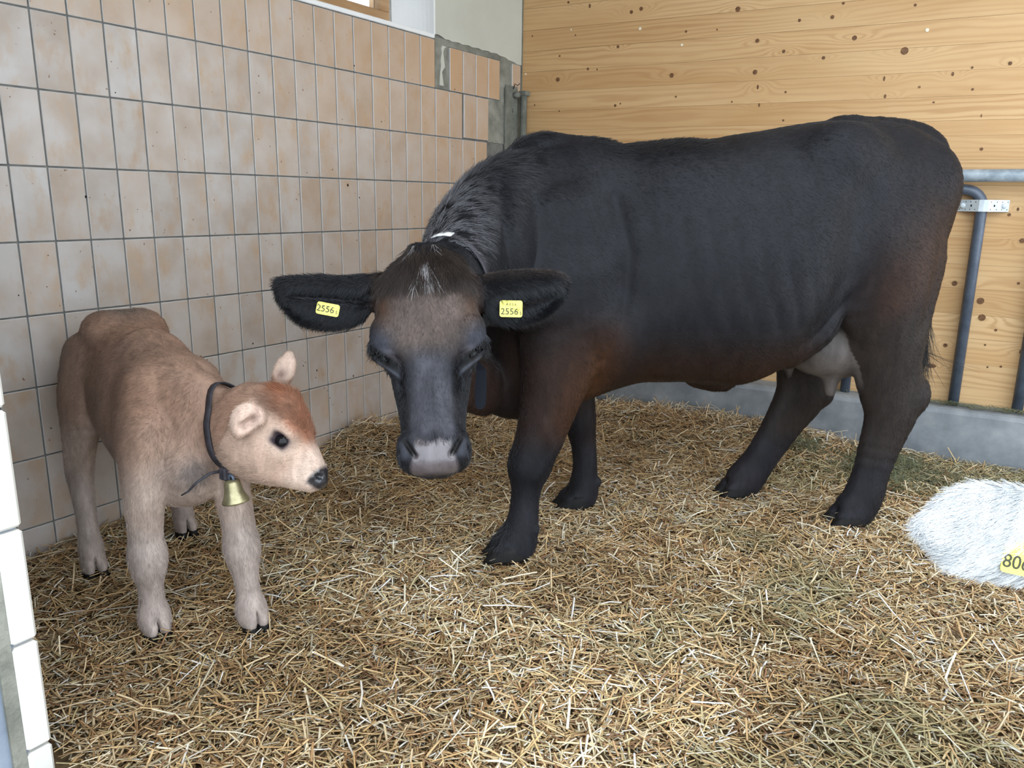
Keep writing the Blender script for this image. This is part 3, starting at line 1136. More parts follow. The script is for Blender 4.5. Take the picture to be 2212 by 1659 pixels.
# ------------------------------------------------------------------ black cow
def build_cow():
    c45 = math.cos(math.radians(45))
    O = np.array([1.78, 1.41, 0.0])
    a = np.array([c45, c45, 0]); n = np.array([c45, -c45, 0])

    def W(s, nn, z):
        return O + a * s + n * nn + UP * z

    def loc(p):
        d = p - O
        return d @ a, d @ n, d[:, 2]

    # head frame from two surveyed points: poll and lip
    T = at(914, 530, 2.02)
    B = at(938, 1016, 1.93)
    L = float(np.linalg.norm(B - T))
    hd = (B - T) / L
    toc = np.array(CAM_LOC) - (T + B) / 2
    hf = toc - hd * (toc @ hd)
    hf /= np.linalg.norm(hf)
    hr = np.cross(hf, hd)
    hr /= np.linalg.norm(hr)
    vr = VR[0]
    if hr @ vr < 0:
        hr = -hr                       # hr points to picture right
    # turn the face a touch
    yaw = math.radians(-2)
    hf, hr = hf * math.cos(yaw) + hr * math.sin(yaw), hr * math.cos(yaw) - hf * math.sin(yaw)

    def Hd(fr, x, o):
        """head point: fraction down the face, across, out of the face"""
        return T + hd * (fr * L) + hr * x + hf * o

    body = Field(W(0, 0, 0) - np.array([1.25, 1.25, 0.05]), W(0, 0, 0) + np.array([1.0, 1.0, 1.62]), 0.0085)
    b0 = np.array(O)
    head = Field(np.minimum(T, B) - np.array([.43, .36, .12]), np.maximum(T, B) + np.array([0.43, 0.36, 0.16]), 0.0046)

    def draw(f):
        # trunk
        f.loft(O, a, n, UP, [(-0.80, 1.12, 0.62, 0.07), (-0.72, 1.30, 0.50, 0.15), (-0.62, 1.42, 0.475, 0.215), (-0.5, 1.435, 0.49, 0.25),
                             (-0.35, 1.425, 0.545, 0.285), (-0.2, 1.44, 0.578, 0.325), (-0.1, 1.45, 0.578, 0.345), (0.0, 1.455, 0.565, 0.36), (0.12, 1.475, 0.555, 0.365), (0.22, 1.49, 0.585, 0.36),
                             (0.32, 1.51, 0.66, 0.34), (0.45, 1.53, 0.76, 0.30), (0.6, 1.545, 0.84, 0.265), (0.75, 1.54, 0.90, 0.235),
                             (0.88, 1.505, 0.97, 0.185), (0.97, 1.43, 1.04, 0.13), (1.02, 1.34, 1.12, 0.06)], 0.04, 2.25, 0.14)
        # withers, back line
        f.chain([W(-0.68, 0, 1.375), W(-0.6, 0, 1.415), (W(-0.5, 0, 1.405)), W(-0.36, 0, 1.395)], [(0.05, 0.05), (0.06, 0.045), (0.06, 0.045), (0.06, 0.04)], UP, 0.05)
        f.chain([W(0.55, 0, 1.50), W(0.75, 0, 1.51), W(0.90, 0, 1.485), W(0.97, 0, 1.43)], [(0.05, 0.045), (0.055, 0.045), (0.045, 0.045), (0.04, 0.04)], UP, 0.04)
        for q in (-1, 1):
            # hooks, pins, shoulder blades, thighs
            f.ell(W(0.46, 0.185 * q, 1.40), (0.12, 0.07, 0.09), (a, n, UP), 0.12)
            f.ell(W(0.90, 0.11 * q, 1.31), (0.07, 0.06, 0.10), (a, n, UP), 0.10)
            f.seg(W(-0.60, 0.17 * q, 1.20), W(-0.62, 0.215 * q, 0.88), (0.085, 0.15), (0.095, 0.165), a, 0.06)
            f.ell(W(-0.40, 0.20 * q, 0.80), (0.13, 0.09, 0.12), (a, n, UP), 0.07)
        # brisket, dewlap
        f.chain([W(-0.80, 0.03, 0.60), W(-0.70, 0.0, 0.525), W(-0.55, 0, 0.53)], [(0.09, 0.09), (0.10, 0.075), (0.11, 0.07)], UP, 0.05)
        f.chain([W(-0.99, 0.44, 0.80), W(-0.92, 0.25, 0.68), W(-0.80, 0.08, 0.58)], [(0.035, 0.08), (0.04, 0.11), (0.06, 0.10)], UP, 0.06)
        # neck
        f.chain([W(-0.42, 0.0, 1.10), W(-0.70, 0.06, 1.09), W(-0.875, 0.24, 1.045), W(-0.965, 0.45, 0.985), Hd(0.20, .01, -0.14)],
                [(0.20, 0.32), (0.19, 0.295), (0.15, 0.22), (0.115, 0.165), (0.105, 0.13)], UP, 0.06, 5)
        # hind legs: near, far
        def leg(rows, k=0.03):
            f.chain([W(r[1], r[2], r[0]) for r in rows], [(r[3], r[4]) for r in rows], a, k, 3)
        leg([(1.16, .655, .150, .115, .255), (1.02, .67, .165, .115, .245), (.90, .685, .170, .108, .215), (.78, .715, .172, .095, .168), (.67, .735, .170, .078, .138),
             (.58, .755, .168, .066, .128), (.50, .785, .166, .060, .122), (.43, .782, .165, .056, .105), (.33, .758, .164, .049, .088), (.20, .728, .164, .049, .074),
             (.12, .712, .164, .054, .078), (.07, .692, .164, .056, .078), (.045, .672, .164, .058, .086)], 0.045)
        leg([(1.14, .66, -.15, .115, .25), (.95, .66, -.17, .11, .22), (.80, .645, -.19, .095, .185), (.66, .63, -.20, .08, .15), (.55, .63, -.203, .066, .128),
             (.45, .632, -.205, .060, .118), (.38, .595, -.205, .054, .105), (.28, .535, -.205, .048, .086), (.17, .468, -.205, .048, .074), (.10, .420, -.205, .053, .078), (.05, .382, -.205, .056, .085)], 0.045)
        f.ell(W(.895, .166, .515), (.045, .04, .07), (a, n, UP), 0.03)
        f.ell(W(.735, -.205, .44), (.04, .04, .06), (a, n, UP), 0.03)
        # forelegs: near, far
        leg([(.98, -.575, .205, .09, .17), (.82, -.562, .205, .09, .152), (.68, -.575, .205, .084, .130), (.56, -.602, .207, .074, .102), (.45, -.630, .210, .064, .086),
             (.385, -.655, .213, .060, .076), (.325, -.674, .215, .060, .076), (.265, -.682, .217, .047, .053), (.19, -.690, .222, .044, .047), (.12, -.698, .226, .050, .053), (.07, -.712, .228, .056, .064), (.045, -.722, .228, .058, .074)], 0.045)
        leg([(.90, -.50, -.20, .09, .15), (.72, -.47, -.20, .085, .12), (.55, -.41, -.20, .072, .088), (.42, -.376, -.197, .060, .068), (.35, -.366, -.195, .057, .062), (.27, -.352, -.193, .046, .050),
             (.18, -.343, -.192, .044, .046), (.11, -.343, -.192, .050, .053), (.07, -.345, -.192, .054, .060), (.045, -.352, -.192, .056, .066)], 0.045)
        # dewclaws and cloven feet
        for (s_, n_) in ((-.722, .228), (-.352, -.192), (.672, .164), (.382, -.205)):
            for q in (-1, 1):
                f.ell(W(s_ - .02, n_ + .029 * q, .032), (.072, .034, .045), (a, n, UP), 0.012)
                f.ell(W(s_ + .062, n_ + .026 * q, .105), (.016, .013, .018), (a, n, UP), 0.016)
            f.seg(W(s_ - .11, n_, .02), W(s_ - .03, n_, .05), (.006, .05), (.004, .04), UP, 0.008, sub=True)
        # flank fold, udder, teats, navel fold
        f.chain([W(.30, .20, .70), W(.40, .21, .78), W(.47, .19, .90)], [(.05, .05), (.06, .05), (.05, .06)], UP, 0.06)
        f.ell(W(.60, .03, .715), (.165, .16, .15), (a, n, UP), 0.03)
        f.ell(W(.50, .05, .70), (.12, .12, .11), (a, n, UP), 0.04)
        for s_, n_, z0, z1, r in ((.565, .07, .63, .512, .026), (.455, -.06, .62, .555, .021), (.70, .07, .62, .525, .022), (.68, -.06, .62, .53, .02)):
            f.seg(W(s_, n_, z0), W(s_ + .008, n_, z1), (r * 1.7, r * 1.7), (r * 0.72, r * 0.72), a, 0.025)
        f.chain([W(.02, .02, .575), W(.10, .02, .553), W(.17, .02, .56)], [(.03, .03), (.035, .026), (.03, .02)], UP, 0.03)
        f.seg(W(.10, .02, .55), W(.15, .02, .538), (.02, .02), (.016, .014), UP, 0.02)
        # tail
        f.chain([W(.95, 0, 1.455), W(1.0, 0, 1.37), W(1.025, -.02, 1.2), W(1.02, -.03, .9), W(1.01, -.03, .68)], [(.035, .04), (.03, .034), (.024, .027), (.018, .02), (.012, .014)], a, 0.03)
        # ---- head: skull and bridge of the nose in front, jaw behind
        U = -hd
        def hl(rows, back, thick, k, e):
            tab = [(r[0] * L, r[2], r[3], r[1]) for r in rows]
            f.loft(T, hd, hr, hf, tab, k, e)
        hl([(-0.02, .045, -.045, -.11), (.05, .085, -.02, -.16), (.13, .122, -.006, -.18), (.25, .136, .004, -.19), (.36, .128, .004, -.19), (.47, .100, -.006, -.18), (.58, .070, -.012, -.15),
            (.70, .056, -.014, -.13), (.82, .056, -.012, -.11), (.90, .064, -.012, -.10), (.95, .066, -.022, -.09)], 0, 0, 0.03, 2.7)
        hl([(.10, .085, -.07, -.22), (.25, .122, -.055, -.25), (.40, .126, -.05, -.255), (.52, .112, -.055, -.24), (.66, .096, -.055, -.20), (.78, .084, -.045, -.165), (.90, .080, -.035, -.14), (.97, .066, -.045, -.12)], 0, 0, 0.035, 2.4)
        # muzzle pad, lips, chin
        f.ell(Hd(.915, 0, -.058), (.085, .052, .062), (hr, hd, hf), 0.03)
        f.ell(Hd(.955, 0, -.048), (.062, .038, .046), (hr, hd, hf), 0.02)
        f.ell(Hd(.965, 0, -.105), (.06, .035, .05), (hr, hd, hf), 0.02)
        for q in (-1, 1):
            f.ell(Hd(.885, .062 * q, -.035), (.026, .038, .028), (hr, hd, hf), 0.018)           # nostril wing
            f.seg(Hd(.868, .069 * q, -.006), Hd(.935, .046 * q, -.004), (.011, .0055), (.009, .0045), hr, 0.008, sub=True)
            f.seg(Hd(.90, .090 * q, -.03), Hd(.965, .070 * q, -.075), (.006, .01), (.006, .01), hr, 0.012, sub=True)
            # brow, lids, cheekbone
            f.ell(Hd(.385, .110 * q, -.036), (.036, .042, .034), (hr, hd, hf), 0.035)
            f.ell(Hd(.43, .116 * q, -.046), (.028, .034, .032), (hr, hd, hf), 0.020)
            f.seg(Hd(.430, .140 * q, -.046), Hd(.515, .088 * q, -.014), (.013, .015), (.011, .012), hf, 0.012)       # upper lid edge
            f.seg(Hd(.478, .134 * q, -.052), Hd(.560, .082 * q, -.022), (.014, .014), (.011, .012), hf, 0.012)       # lower lid
            f.seg(Hd(.452, .146 * q, -.040), Hd(.540, .082 * q, -.004), (.0046, .013), (.0042, .011), hf, 0.005, sub=True)
            f.seg(Hd(.53, .092 * q, -.02), Hd(.64, .082 * q, -.04), (.012, .012), (.008, .01), hf, 0.02)
        # forehead hollow between the brows
        f.ell(Hd(.44, 0, .012), (.045, .08, .012), (hr, hd, hf), 0.03, sub=True)
        # ears: thick leaf with a hollow facing forward
        def ear(pts, rads, hollow):
            P = catmull(np.array(pts, float), 4)
            Rr = catmull(np.array(rads, float), 4)
            for i in range(len(P) - 1):
                upv = -hd
                f.seg(P[i], P[i + 1], (Rr[i][0], Rr[i][1]), (Rr[i + 1][0], Rr[i + 1][1]), upv, 0.02 if i == 0 else 0.012)
            for (p0, p1, r0, r1) in hollow:
                f.seg(p0, p1, r0, r1, -hd, 0.014, sub=True)
        E = lambda u, v, t: at(u, v, t)
        ear([E(840, 625, 2.11), E(805, 630, 2.10), E(742, 646, 2.085), E(675, 640, 2.08), E(628, 624, 2.085), E(604, 613, 2.09)],
            [(.030, .040), (.032, .045), (.031, .056), (.028, .054), (.020, .030), (.010, .010)],
            [(E(800, 640, 2.062), E(640, 632, 2.058), (.026, .020), (.020, .016))])
        ear([E(1005, 622, 2.12), E(1040, 632, 2.11), E(1090, 638, 2.10), E(1150, 628, 2.10), E(1190, 614, 2.10), E(1213, 606, 2.11)],
            [(.030, .038), (.032, .044), (.032, .058), (.030, .052), (.022, .032), (.010, .010)],
            [(E(1075, 655, 2.056), E(1195, 628, 2.07), (.026, .020), (.016, .014))])

    draw(body)
    draw(head)
    Pb, Qb = body.mesh()
    Ph, Qh = head.mesh()
    # the head is meshed finer: keep it in front of a plane across the neck
    nd = W(-1.01, 0.45, 1.0) - Hd(0.3, 0, -0.1)
    nd /= np.linalg.norm(nd)
    cut = W(-1.03, 0.50, 1.0)
    lo, hi = np.minimum(T, B) - np.array([.42, .35, .11]), np.maximum(T, B) + np.array([0.42, 0.35, 0.15])

    def inhead(p):
        return ((p - cut) @ nd < 0) & np.all(p > lo, 1) & np.all(p < hi, 1)
    kh = inhead(Ph)
    kb = inhead(Pb)
    def keep(P, Q, m, need):
        f = m[Q].all(1) if need else m[Q].any(1)
        Q = Q[f]
        u, inv = np.unique(Q, return_inverse=True)
        return P[u], inv.reshape(-1, 4)
    Ph, Qh = keep(Ph, Qh, kh, False)
    Pb, Qb = keep(Pb, Qb, ~kb, False)

    def headc(p):
        d = p - T
        return (d @ hd) / L, d @ hr, d @ hf

    # folds and hollows of the hide on the near side: polyline along (s, z), width, depth
    folds = [([(-.80, 1.27), (-.795, 1.14), (-.77, 1.00), (-.745, .86)], .020, -.020), ([(-.745, 1.30), (-.735, 1.12), (-.715, .95)], .05, .016),
             ([(-.86, 1.20), (-.855, 1.08), (-.835, .95)], .028, .010),
             ([(-.40, 1.25), (-.365, 1.08), (-.375, .92), (-.40, .80), (-.43, .71)], .026, -.014), ([(-.50, 1.20), (-.47, 1.02), (-.47, .86)], .07, .014),
             ([(.52, 1.36), (.49, 1.20), (.46, 1.05), (.45, .95)], .085, -.022), ([(.30, 1.40), (.42, 1.42), (.50, 1.36)], .05, .008),
             ([(.26, .70), (.36, .775), (.43, .86), (.46, .93)], .035, .010), ([(.33, .68), (.41, .75), (.475, .83)], .014, -.008),
             ([(.60, 1.12), (.66, 1.02), (.70, .90)], .12, .012), ([(.85, 1.15), (.82, .95), (.80, .80)], .035, -.008),
             ([(-.2, .64), (.05, .615), (.22, .64)], .03, .010), ([(-.64, .50), (-.60, .40), (-.66, .30)], .02, .004)]
    for i in range(6):
        x0 = -.20 + i * .085
        folds.append(([(x0, 1.20), (x0 + .03, 1.0), (x0 + .10, .82)], .020, -.0032))

    def crease(P, Q):
        s, nn, z = loc(P)
        N = vert_normals(P, Q)
        amt = np.zeros(len(P))
        for ln, wd, dp in folds:
            amt += dp * np.exp(-(near_line(s, z, ln) / wd) ** 2)
        amt *= sstep(.04, .14, nn) * np.clip(N @ n + .25, 0, 1)
        amt += .005 * (vnoise(P, 8, 8) - .5)
        return P + N * amt[:, None]
    Pb = crease(Pb, Qb)

    def ishead(p):
        fr, x, o = headc(p)
        return (fr > -0.12) & (fr < 1.15) & (np.abs(x) < 0.44) & (o > -0.28) & inhead(p)

    def colour(p):
        s, nn, z = loc(p)
        q1 = vnoise(p, 3.5, 1)
        q2 = vnoise(p, 14, 2)
        q3 = vnoise(p * np.array([1, 1, 0.35]), 42, 3)
        c = np.tile(np.array([0.0092, 0.0090, 0.0112]), (len(p), 1))
        brown = np.array([0.050, 0.0205, 0.0088])
        gbrown = np.array([0.034, 0.025, 0.021])
        # rusty tone low on the shoulder, belly line, behind the thigh
        nohead = 1.0 - ishead(p)
        w = sstep(.92, .66, z) * sstep(.36, .50, z) * sstep(-.30, -.46, s) * nohead
        w = w * (0.35 + 0.65 * sstep(-.70, -.52, s)) * (0.3 + 0.7 * np.maximum(sstep(.06, .16, nn), sstep(-.10, -.16, nn)))
        c = mixc(c, brown * 1.15, np.clip(w * (0.5 + 0.9 * q1), 0, 1))
        w = sstep(.86, .62, z) * sstep(-.45, -.2, s) * sstep(.5, .3, s)
        c = mixc(c, brown * 0.62, np.clip(w * (0.35 + 0.8 * q1), 0, 1))
        band_ = np.exp(-((z - (1.00 + 0.55 * (s - .72))) / 0.20) ** 2) * sstep(.44, .70, s)
        c = mixc(c, brown * 0.85, np.clip(band_ * (0.35 + 0.5 * q1), 0, 1))
        w = sstep(.90, .76, z) * sstep(.40, .52, s) * sstep(.05, .2, z)
        c = mixc(c, gbrown * 0.72, np.clip(w * (0.5 + 0.6 * q1), 0, 1))
        w = sstep(.32, .2, z)
        c = mixc(c, np.array([0.015, 0.0145, 0.0180]) * (0.6 + 0.8 * q2)[:, None], w * 0.85)  # bluish sheen of the lower legs painted into the coat
        w = np.exp(-((z - 1.47) / 0.06) ** 2) * sstep(-.42, -.3, s) * sstep(.2, .0, s)
        c = mixc(c, np.array([0.006, 0.0035, 0.0025]), w * 0.8)
        # udder skin
        du = np.sqrt(((s - .58) / .19) ** 2 + ((nn - .04) / .18) ** 2 + ((z - .68) / .19) ** 2)
        wu = sstep(1.12, .92, du) * (z < .83) * (np.abs(nn - .04) < .15)
        c = mixc(c, np.array([0.100, 0.086, 0.080]) * (0.75 + .5 * q2)[:, None], wu)
        wp = wu * np.exp(-(((s - .69) / .055) ** 2 + ((z - .66) / .05) ** 2))
        c = mixc(c, np.array([0.42, 0.31, 0.27]), np.clip(wp * 1.2 * sstep(.4, .6, q2), 0, 1))
        # face
        fr, x, o = headc(p)
        hh = ishead(p) & (np.abs(x) < .16)
        wf = hh * sstep(.02, .12, fr) * sstep(.56, .40, fr) * sstep(.15, .10, np.abs(x))
        c = mixc(c, np.array([0.092, 0.066, 0.055]), np.clip(wf * (0.25 + 1.0 * q2), 0, 1))
        wl = hh * np.exp(-((np.abs(x) - .115) / .03) ** 2) * np.exp(-((fr - .24) / .11) ** 2)
        c = mixc(c, np.array([0.055, 0.028, 0.016]), np.clip(wl * 0.8, 0, 1))
        wb = hh * sstep(.42, .55, fr) * sstep(.07, .045, np.abs(x)) * sstep(.90, .84, fr)
        c = mixc(c, np.array([0.044, 0.042, 0.050]), np.clip(wb * (0.4 + 0.8 * q3), 0, 1))
        we = hh * np.exp(-((np.abs(x) - .118) / .035) ** 2) * np.exp(-((fr - .42 - (0.135 - np.abs(x)) * .6) / .06) ** 2)
        c = mixc(c, np.array([0.034, 0.036, 0.048]), np.clip(we, 0, 1))
        wm = muz(p)
        c = mixc(c, np.array([0.105, 0.086, 0.090]), wm)
        wg = hh * np.exp(-((np.abs(x) - .072) / .016) ** 2) * sstep(.85, .875, fr) * sstep(.96, .93, fr) * (o > -.06)
        c = mixc(c, np.array([0.040, 0.042, 0.052]), np.clip(wg, 0, 1))
        wn = hh * np.exp(-((np.abs(x) - (.069 - (fr - .868) * .34)) / .011) ** 2) * sstep(.85, .87, fr) * sstep(.945, .925, fr) * (o > -.05)
        c = mixc(c, np.array([0.008, 0.007, 0.007]), np.clip(wn * 1.3, 0, 1))
        sl = hh * np.exp(-((fr - (.452 + (.146 - np.abs(x)) * 1.375)) / .019) ** 2) * (np.abs(x) > .078) * (np.abs(x) < .15)
        c = mixc(c, np.array([0.002, 0.002, 0.002]), np.clip(sl * 1.5, 0, 1))
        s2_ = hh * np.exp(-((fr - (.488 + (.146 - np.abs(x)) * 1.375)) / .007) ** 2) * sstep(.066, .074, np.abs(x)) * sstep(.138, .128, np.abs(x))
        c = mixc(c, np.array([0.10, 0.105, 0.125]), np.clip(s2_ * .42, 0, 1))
        return c * (0.8 + 0.4 * q3)[:, None]

    def muz(p):
        fr, x, o = headc(p)
        hw = np.interp(fr, [.86, .90, .94, .985, 1.03], [.042, .045, .050, .060, .062])
        return ishead(p) * sstep(.862, .890, fr + 0.30 * np.maximum(0, .03 - np.abs(np.abs(x) - .036)) + .022 * (vnoise(p, 70, 23) - .5)) * sstep(hw + .008, hw - .006, np.abs(x)) * (o > -.09) * sstep(1.03, 1.0, fr)

    def wet(p):
        s, nn, z = loc(p)
        du = np.sqrt(((s - .58) / .19) ** 2 + ((nn - .04) / .18) ** 2 + ((z - .68) / .19) ** 2)
        return np.clip(muz(p) + 0.25 * (du < 1), 0, 1)

    o, V, F, bvh = body_object('black_cow', [(Pb, Qb), (Ph, Qh)], colour, wet, M_COAT, tuple(O))
    tag(o, 'black brown cow standing broadside on the straw with lowered head', 'cow')

    # ---- eyes almost shut, hooves, tags
    for q in (-1, 1):
        eyeball(o, Hd(.492, .112 * q, -.050), .021)
    for (s_, n_) in ((-.722, .228), (-.352, -.192), (.672, .164), (.382, -.205)):
        for q in (-1, 1):
            bm = bmesh.new()
            prof = [(0.0, .050, .030), (0.35, .064, .034), (0.8, .080, .037), (1.0, .084, .038)]
            rings = []
            for t, fl_, ww in prof:
                cx = W(s_ - .012 - .020 * t, n_ + .031 * q, .058 - .058 * t)
                rings.append([bm.verts.new(Vector(cx + a * (math.cos(k * math.pi / 6) * fl_ * (0.9 if math.cos(k * math.pi / 6) > 0 else 1.1)) + n * (math.sin(k * math.pi / 6) * ww)) - o.location) for k in range(12)])
            for r0, r1 in zip(rings, rings[1:]):
                for k in range(12):
                    bm.faces.new((r0[k], r0[(k + 1) % 12], r1[(k + 1) % 12], r1[k]))
            bm.faces.new(rings[0]); bm.faces.new(rings[-1][::-1])
            bmesh.ops.recalc_face_normals(bm, faces=bm.faces[:])
            link('hoof', bm_mesh('hoof', bm), M_HOOF, o, True)
    rt = VR[0]
    dn = VR[1]

    def on_skin(u, v):
        d = Vector(VR.T @ np.array([(u - 1106) / 1692.4, (v - 829.5) / 1692.4, 1.0])).normalized()
        h = bvh.ray_cast(Vector(CAM_LOC), d, 6.0)
        return np.array(h[0]) - np.array(d) * 0.0095 if h[0] is not None else at(u, v, 2.05)
    ear_tag(o, on_skin(1104, 667), rt * 1.0 + dn * 0.02, dn - rt * 0.08, (.060, .044), [('2556', .0235, -.004, -.008), ('5', .012, .0255, -.012), ('A 0 5 6', .009, 0, .011)])
    ear_tag(o, on_skin(708, 668), rt + dn * 0.19, dn - rt * .19, (.060, .032), [('2556', .0235, -.006, -.001), ('5', .012, .024, -.005)])

    # ---- hair
    def flow(p, nrm):
        s, nn, z = loc(p)
        d = a * 0.75 - UP * 0.55
        d = np.tile(d, (len(p), 1))
        legw = sstep(.75, .55, z)
        d = d * (1 - legw)[:, None] + np.tile(-UP + a * 0.12, (len(p), 1)) * legw[:, None]
        hh = ishead(p)
        fr, x, o_ = headc(p)
        dh = np.tile(hd, (len(p), 1)) + hr[None, :] * (np.sign(x) * 0.25)[:, None]
        e = np.abs(x) > .155
        de = hr[None, :] * (np.sign(x) * 1.0)[:, None] + hd * 0.5
        dh = np.where(e[:, None], de, dh)
        # whorl below the eyes
        wh = np.exp(-((fr - .50) / .07) ** 2) * np.exp(-(x / .05) ** 2) * (fr < .53)
        dh = dh * (1 - 1.6 * wh)[:, None]
        return np.where(hh[:, None], dh, d)

    def spec(p, nrm):
        s, nn, z = loc(p)
        L_ = np.full(len(p), 0.016)
        lift = np.full(len(p), 0.22)
        hh = ishead(p)
        fr, x, o_ = headc(p)
        ear = hh & (np.abs(x) > .155)
        L_ = np.where(hh, 0.014, L_)
        L_ = np.where(ear, 0.024, L_)
        lift = np.where(ear, 0.5, lift)
        crest = (~hh) * sstep(-.52, -.72, s) * sstep(.15, .7, nrm[:, 2])
        L_ = L_ + .020 * crest
        lift = lift + .30 * crest
        top = (~hh) * sstep(-.5, -.4, s) * sstep(.05, -.1, s) * sstep(.6, .85, nrm[:, 2])
        L_ = L_ + .013 * top
        lift = lift + .25 * top
        c = colour(p) * .85
        grey = crest * sstep(-.80, -.98, s)
        c = mixc(c, np.array([0.15, 0.145, 0.155]), np.clip(grey * .75 + crest * .18, 0, 1) * (vnoise(p, 45, 19) > .35))
        return flow(p, nrm), L_, lift, c

    def weight(p, nrm):
        s, nn, z = loc(p)
        w = np.ones(len(p))
        w = np.where(nn < -.05, 0.35, w)
        w = np.where(ishead(p), 3.0, w)
        fr, x, o_ = headc(p)
        w = w * np.where(ishead(p) & (np.abs(fr - (.465 + (.146 - np.abs(x)) * 1.375)) < .036) & (np.abs(x) > .070) & (np.abs(x) < .15), 0.02, 1)
        w = w * np.where(ishead(p) & (fr > .855) & (fr < .95) & (np.abs(np.abs(x) - .062) < .022) & (o_ > -.06), 0.1, 1)
        du = np.sqrt(((s - .58) / .19) ** 2 + ((nn - .04) / .18) ** 2 + ((z - .68) / .19) ** 2)
        w = w * np.where((du < 1) & (z < .8), 0.08, 1) * (1 - .97 * muz(p)) * (z > .05)
        return w
    fur('coat_hair', V, F, 190000, weight, spec, M_HAIR, o, 4, 11, 0.00055)

    # poll tuft with white strands; ear fringe; tail switch
    def wpoll(p, nrm):
        fr, x, o_ = headc(p)
        return (ishead(p) & (fr < .17) & (fr > -.04) & (np.abs(x) < .115) & (o_ > -.12)) * 1.0 + 1e-9

    def spoll(p, nrm):
        fr, x, o_ = headc(p)
        d = np.tile(hd * 1.0 + hf * 0.10, (len(p), 1)) + hr[None, :] * (x * 3)[:, None]
        c = np.tile(np.array([0.032, 0.023, 0.019]), (len(p), 1)) * (0.6 + 0.8 * vnoise(p, 60, 5))[:, None]
        wh = (vnoise(p, 75, 6) > .71) & (np.abs(x + .012) < .04)
        c = mixc(c, np.array([0.40, 0.38, 0.38]), wh * 0.8)
        return d, np.full(len(p), .050), np.full(len(p), .16), c
    fur('poll_tuft', V, F, 5200, wpoll, spoll, M_HAIR, o, 6, 12, 0.0005)

    def wear(p, nrm):
        fr, x, o_ = headc(p)
        e = ishead(p) & (np.abs(x) > .15)
        low = (nrm @ hd) > .3
        return e * (0.35 + 3.5 * low + 1.6 * ((nrm @ hd) < -.3) * (x > 0)) + 1e-9

    def sear(p, nrm):
        fr, x, o_ = headc(p)
        d = hd[None, :] * 1.0 + hr[None, :] * (np.sign(x) * 0.6)[:, None]
        low = np.clip(nrm @ hd, 0, 1)
        c = np.tile(np.array([0.010, 0.010, 0.012]), (len(p), 1))
        c = mixc(c, np.array([0.10, 0.074, 0.062]), sstep(.2, .9, -(nrm @ hd)) * (x > 0) * .7)
        return d, .018 + .034 * low, np.full(len(p), .6), c
    fur('ear_fringe', V, F, 32000, wear, sear, M_HAIR, o, 5, 13, 0.0006)

    def wtail(p, nrm):
        s, nn, z = loc(p)
        return ((s > .94) & (np.abs(nn) < .08) & (z < .85)) * 1.0 + 1e-9
    fur('tail_switch', V, F, 1500, wtail, lambda p, q: (np.tile(-UP, (len(p), 1)), np.full(len(p), .22), np.full(len(p), .2), np.full((len(p), 3), .012)), M_HAIR, o, 6, 14, 0.0008)

    def wlash(p, nrm):
        fr, x, o_ = headc(p)
        return (ishead(p) & (np.abs(fr - (.448 + (.15 - np.abs(x)) * 1.1)) < .016) & (np.abs(x) > .105) & (np.abs(x) < .16)) * 1.0 + 1e-9
    fur('eyelashes', V, F, 420, wlash, lambda p, q: (hd[None, :] * 1.0 + hr[None, :] * (np.sign(headc(p)[1]) * 0.7)[:, None], np.full(len(p), .026), np.full(len(p), .7), np.full((len(p), 3), .02)), M_HAIR, o, 5, 15, 0.0006)
    for ch in o.children:
        if ch.type == 'CURVES':
            ch.location = -o.location

    # ---- strap round the neck, a bell hanging low
    ax = Hd(0.20, 0.01, -0.14) - W(-0.875, 0.24, 1.045)
    cen = W(-0.985, 0.49, 0.965)
    st = empty('cow_neck_strap', cen)
    tag(st, 'dark neck strap with a pale worn top round the neck of the black cow', 'collar')
    s1, rad, sd, vv = band('strap', bvh, cen, ax, UP, .032, .002, .004, M_LEATHER, None, 56, 0.05, 0.30)
    child_at(s1, st)
    axn = Vector(ax).normalized()
    bm = bmesh.new()
    rings = []
    for k in range(12, 16):
        a_ = 2 * math.pi * k / 56
        d = sd * math.cos(a_) + vv * math.sin(a_)
        rings.append([bm.verts.new(axn * (s_ * .017) + d * (rad[k] + .0055 + e_)) for s_, e_ in ((-1, 0), (-1, .003), (1, .003), (1, 0))])
    for r0, r1 in zip(rings, rings[1:]):
        for i in range(4):
            bm.faces.new((r0[i], r0[(i + 1) % 4], r1[(i + 1) % 4], r1[i]))
    bm.faces.new(rings[0]); bm.faces.new(rings[-1][::-1])
    bmesh.ops.recalc_face_normals(bm, faces=bm.faces[:])
    link('worn_patch', bm_mesh('worn_patch', bm), M_PALE, st, True)['label'] = 'pale worn patch'
    p0, p1 = Vector(W(-.965, .47, .83)), Vector(at(1040, 800, 2.19))
    p2 = Vector(at(1037, 884, 2.19))
    bm = bmesh.new()
    rings = []
    for p_, wd in ((p0, .012), (p1, .014), (p1.lerp(p2, .5), .016), (p1.lerp(p2, .88), .015), (p2, .007)):
        e0, e1 = Vector(VR[0]) * wd, Vector(VR[2]) * .003
        rings.append([bm.verts.new(p_ - st.location + q_) for q_ in (-e0 - e1, e0 - e1, e0 + e1, -e0 + e1)])
    for r0, r1 in zip(rings, rings[1:]):
        for i in range(4):
            bm.faces.new((r0[i], r0[(i + 1) % 4], r1[(i + 1) % 4], r1[i]))
    bm.faces.new(rings[0]); bm.faces.new(rings[-1][::-1])
    bmesh.ops.recalc_face_normals(bm, faces=bm.faces[:])
    link('hanging_end', bm_mesh('hanging_end', bm), M_HOLE, st)
    return o, bvh


COW, COW_BVH = build_cow()


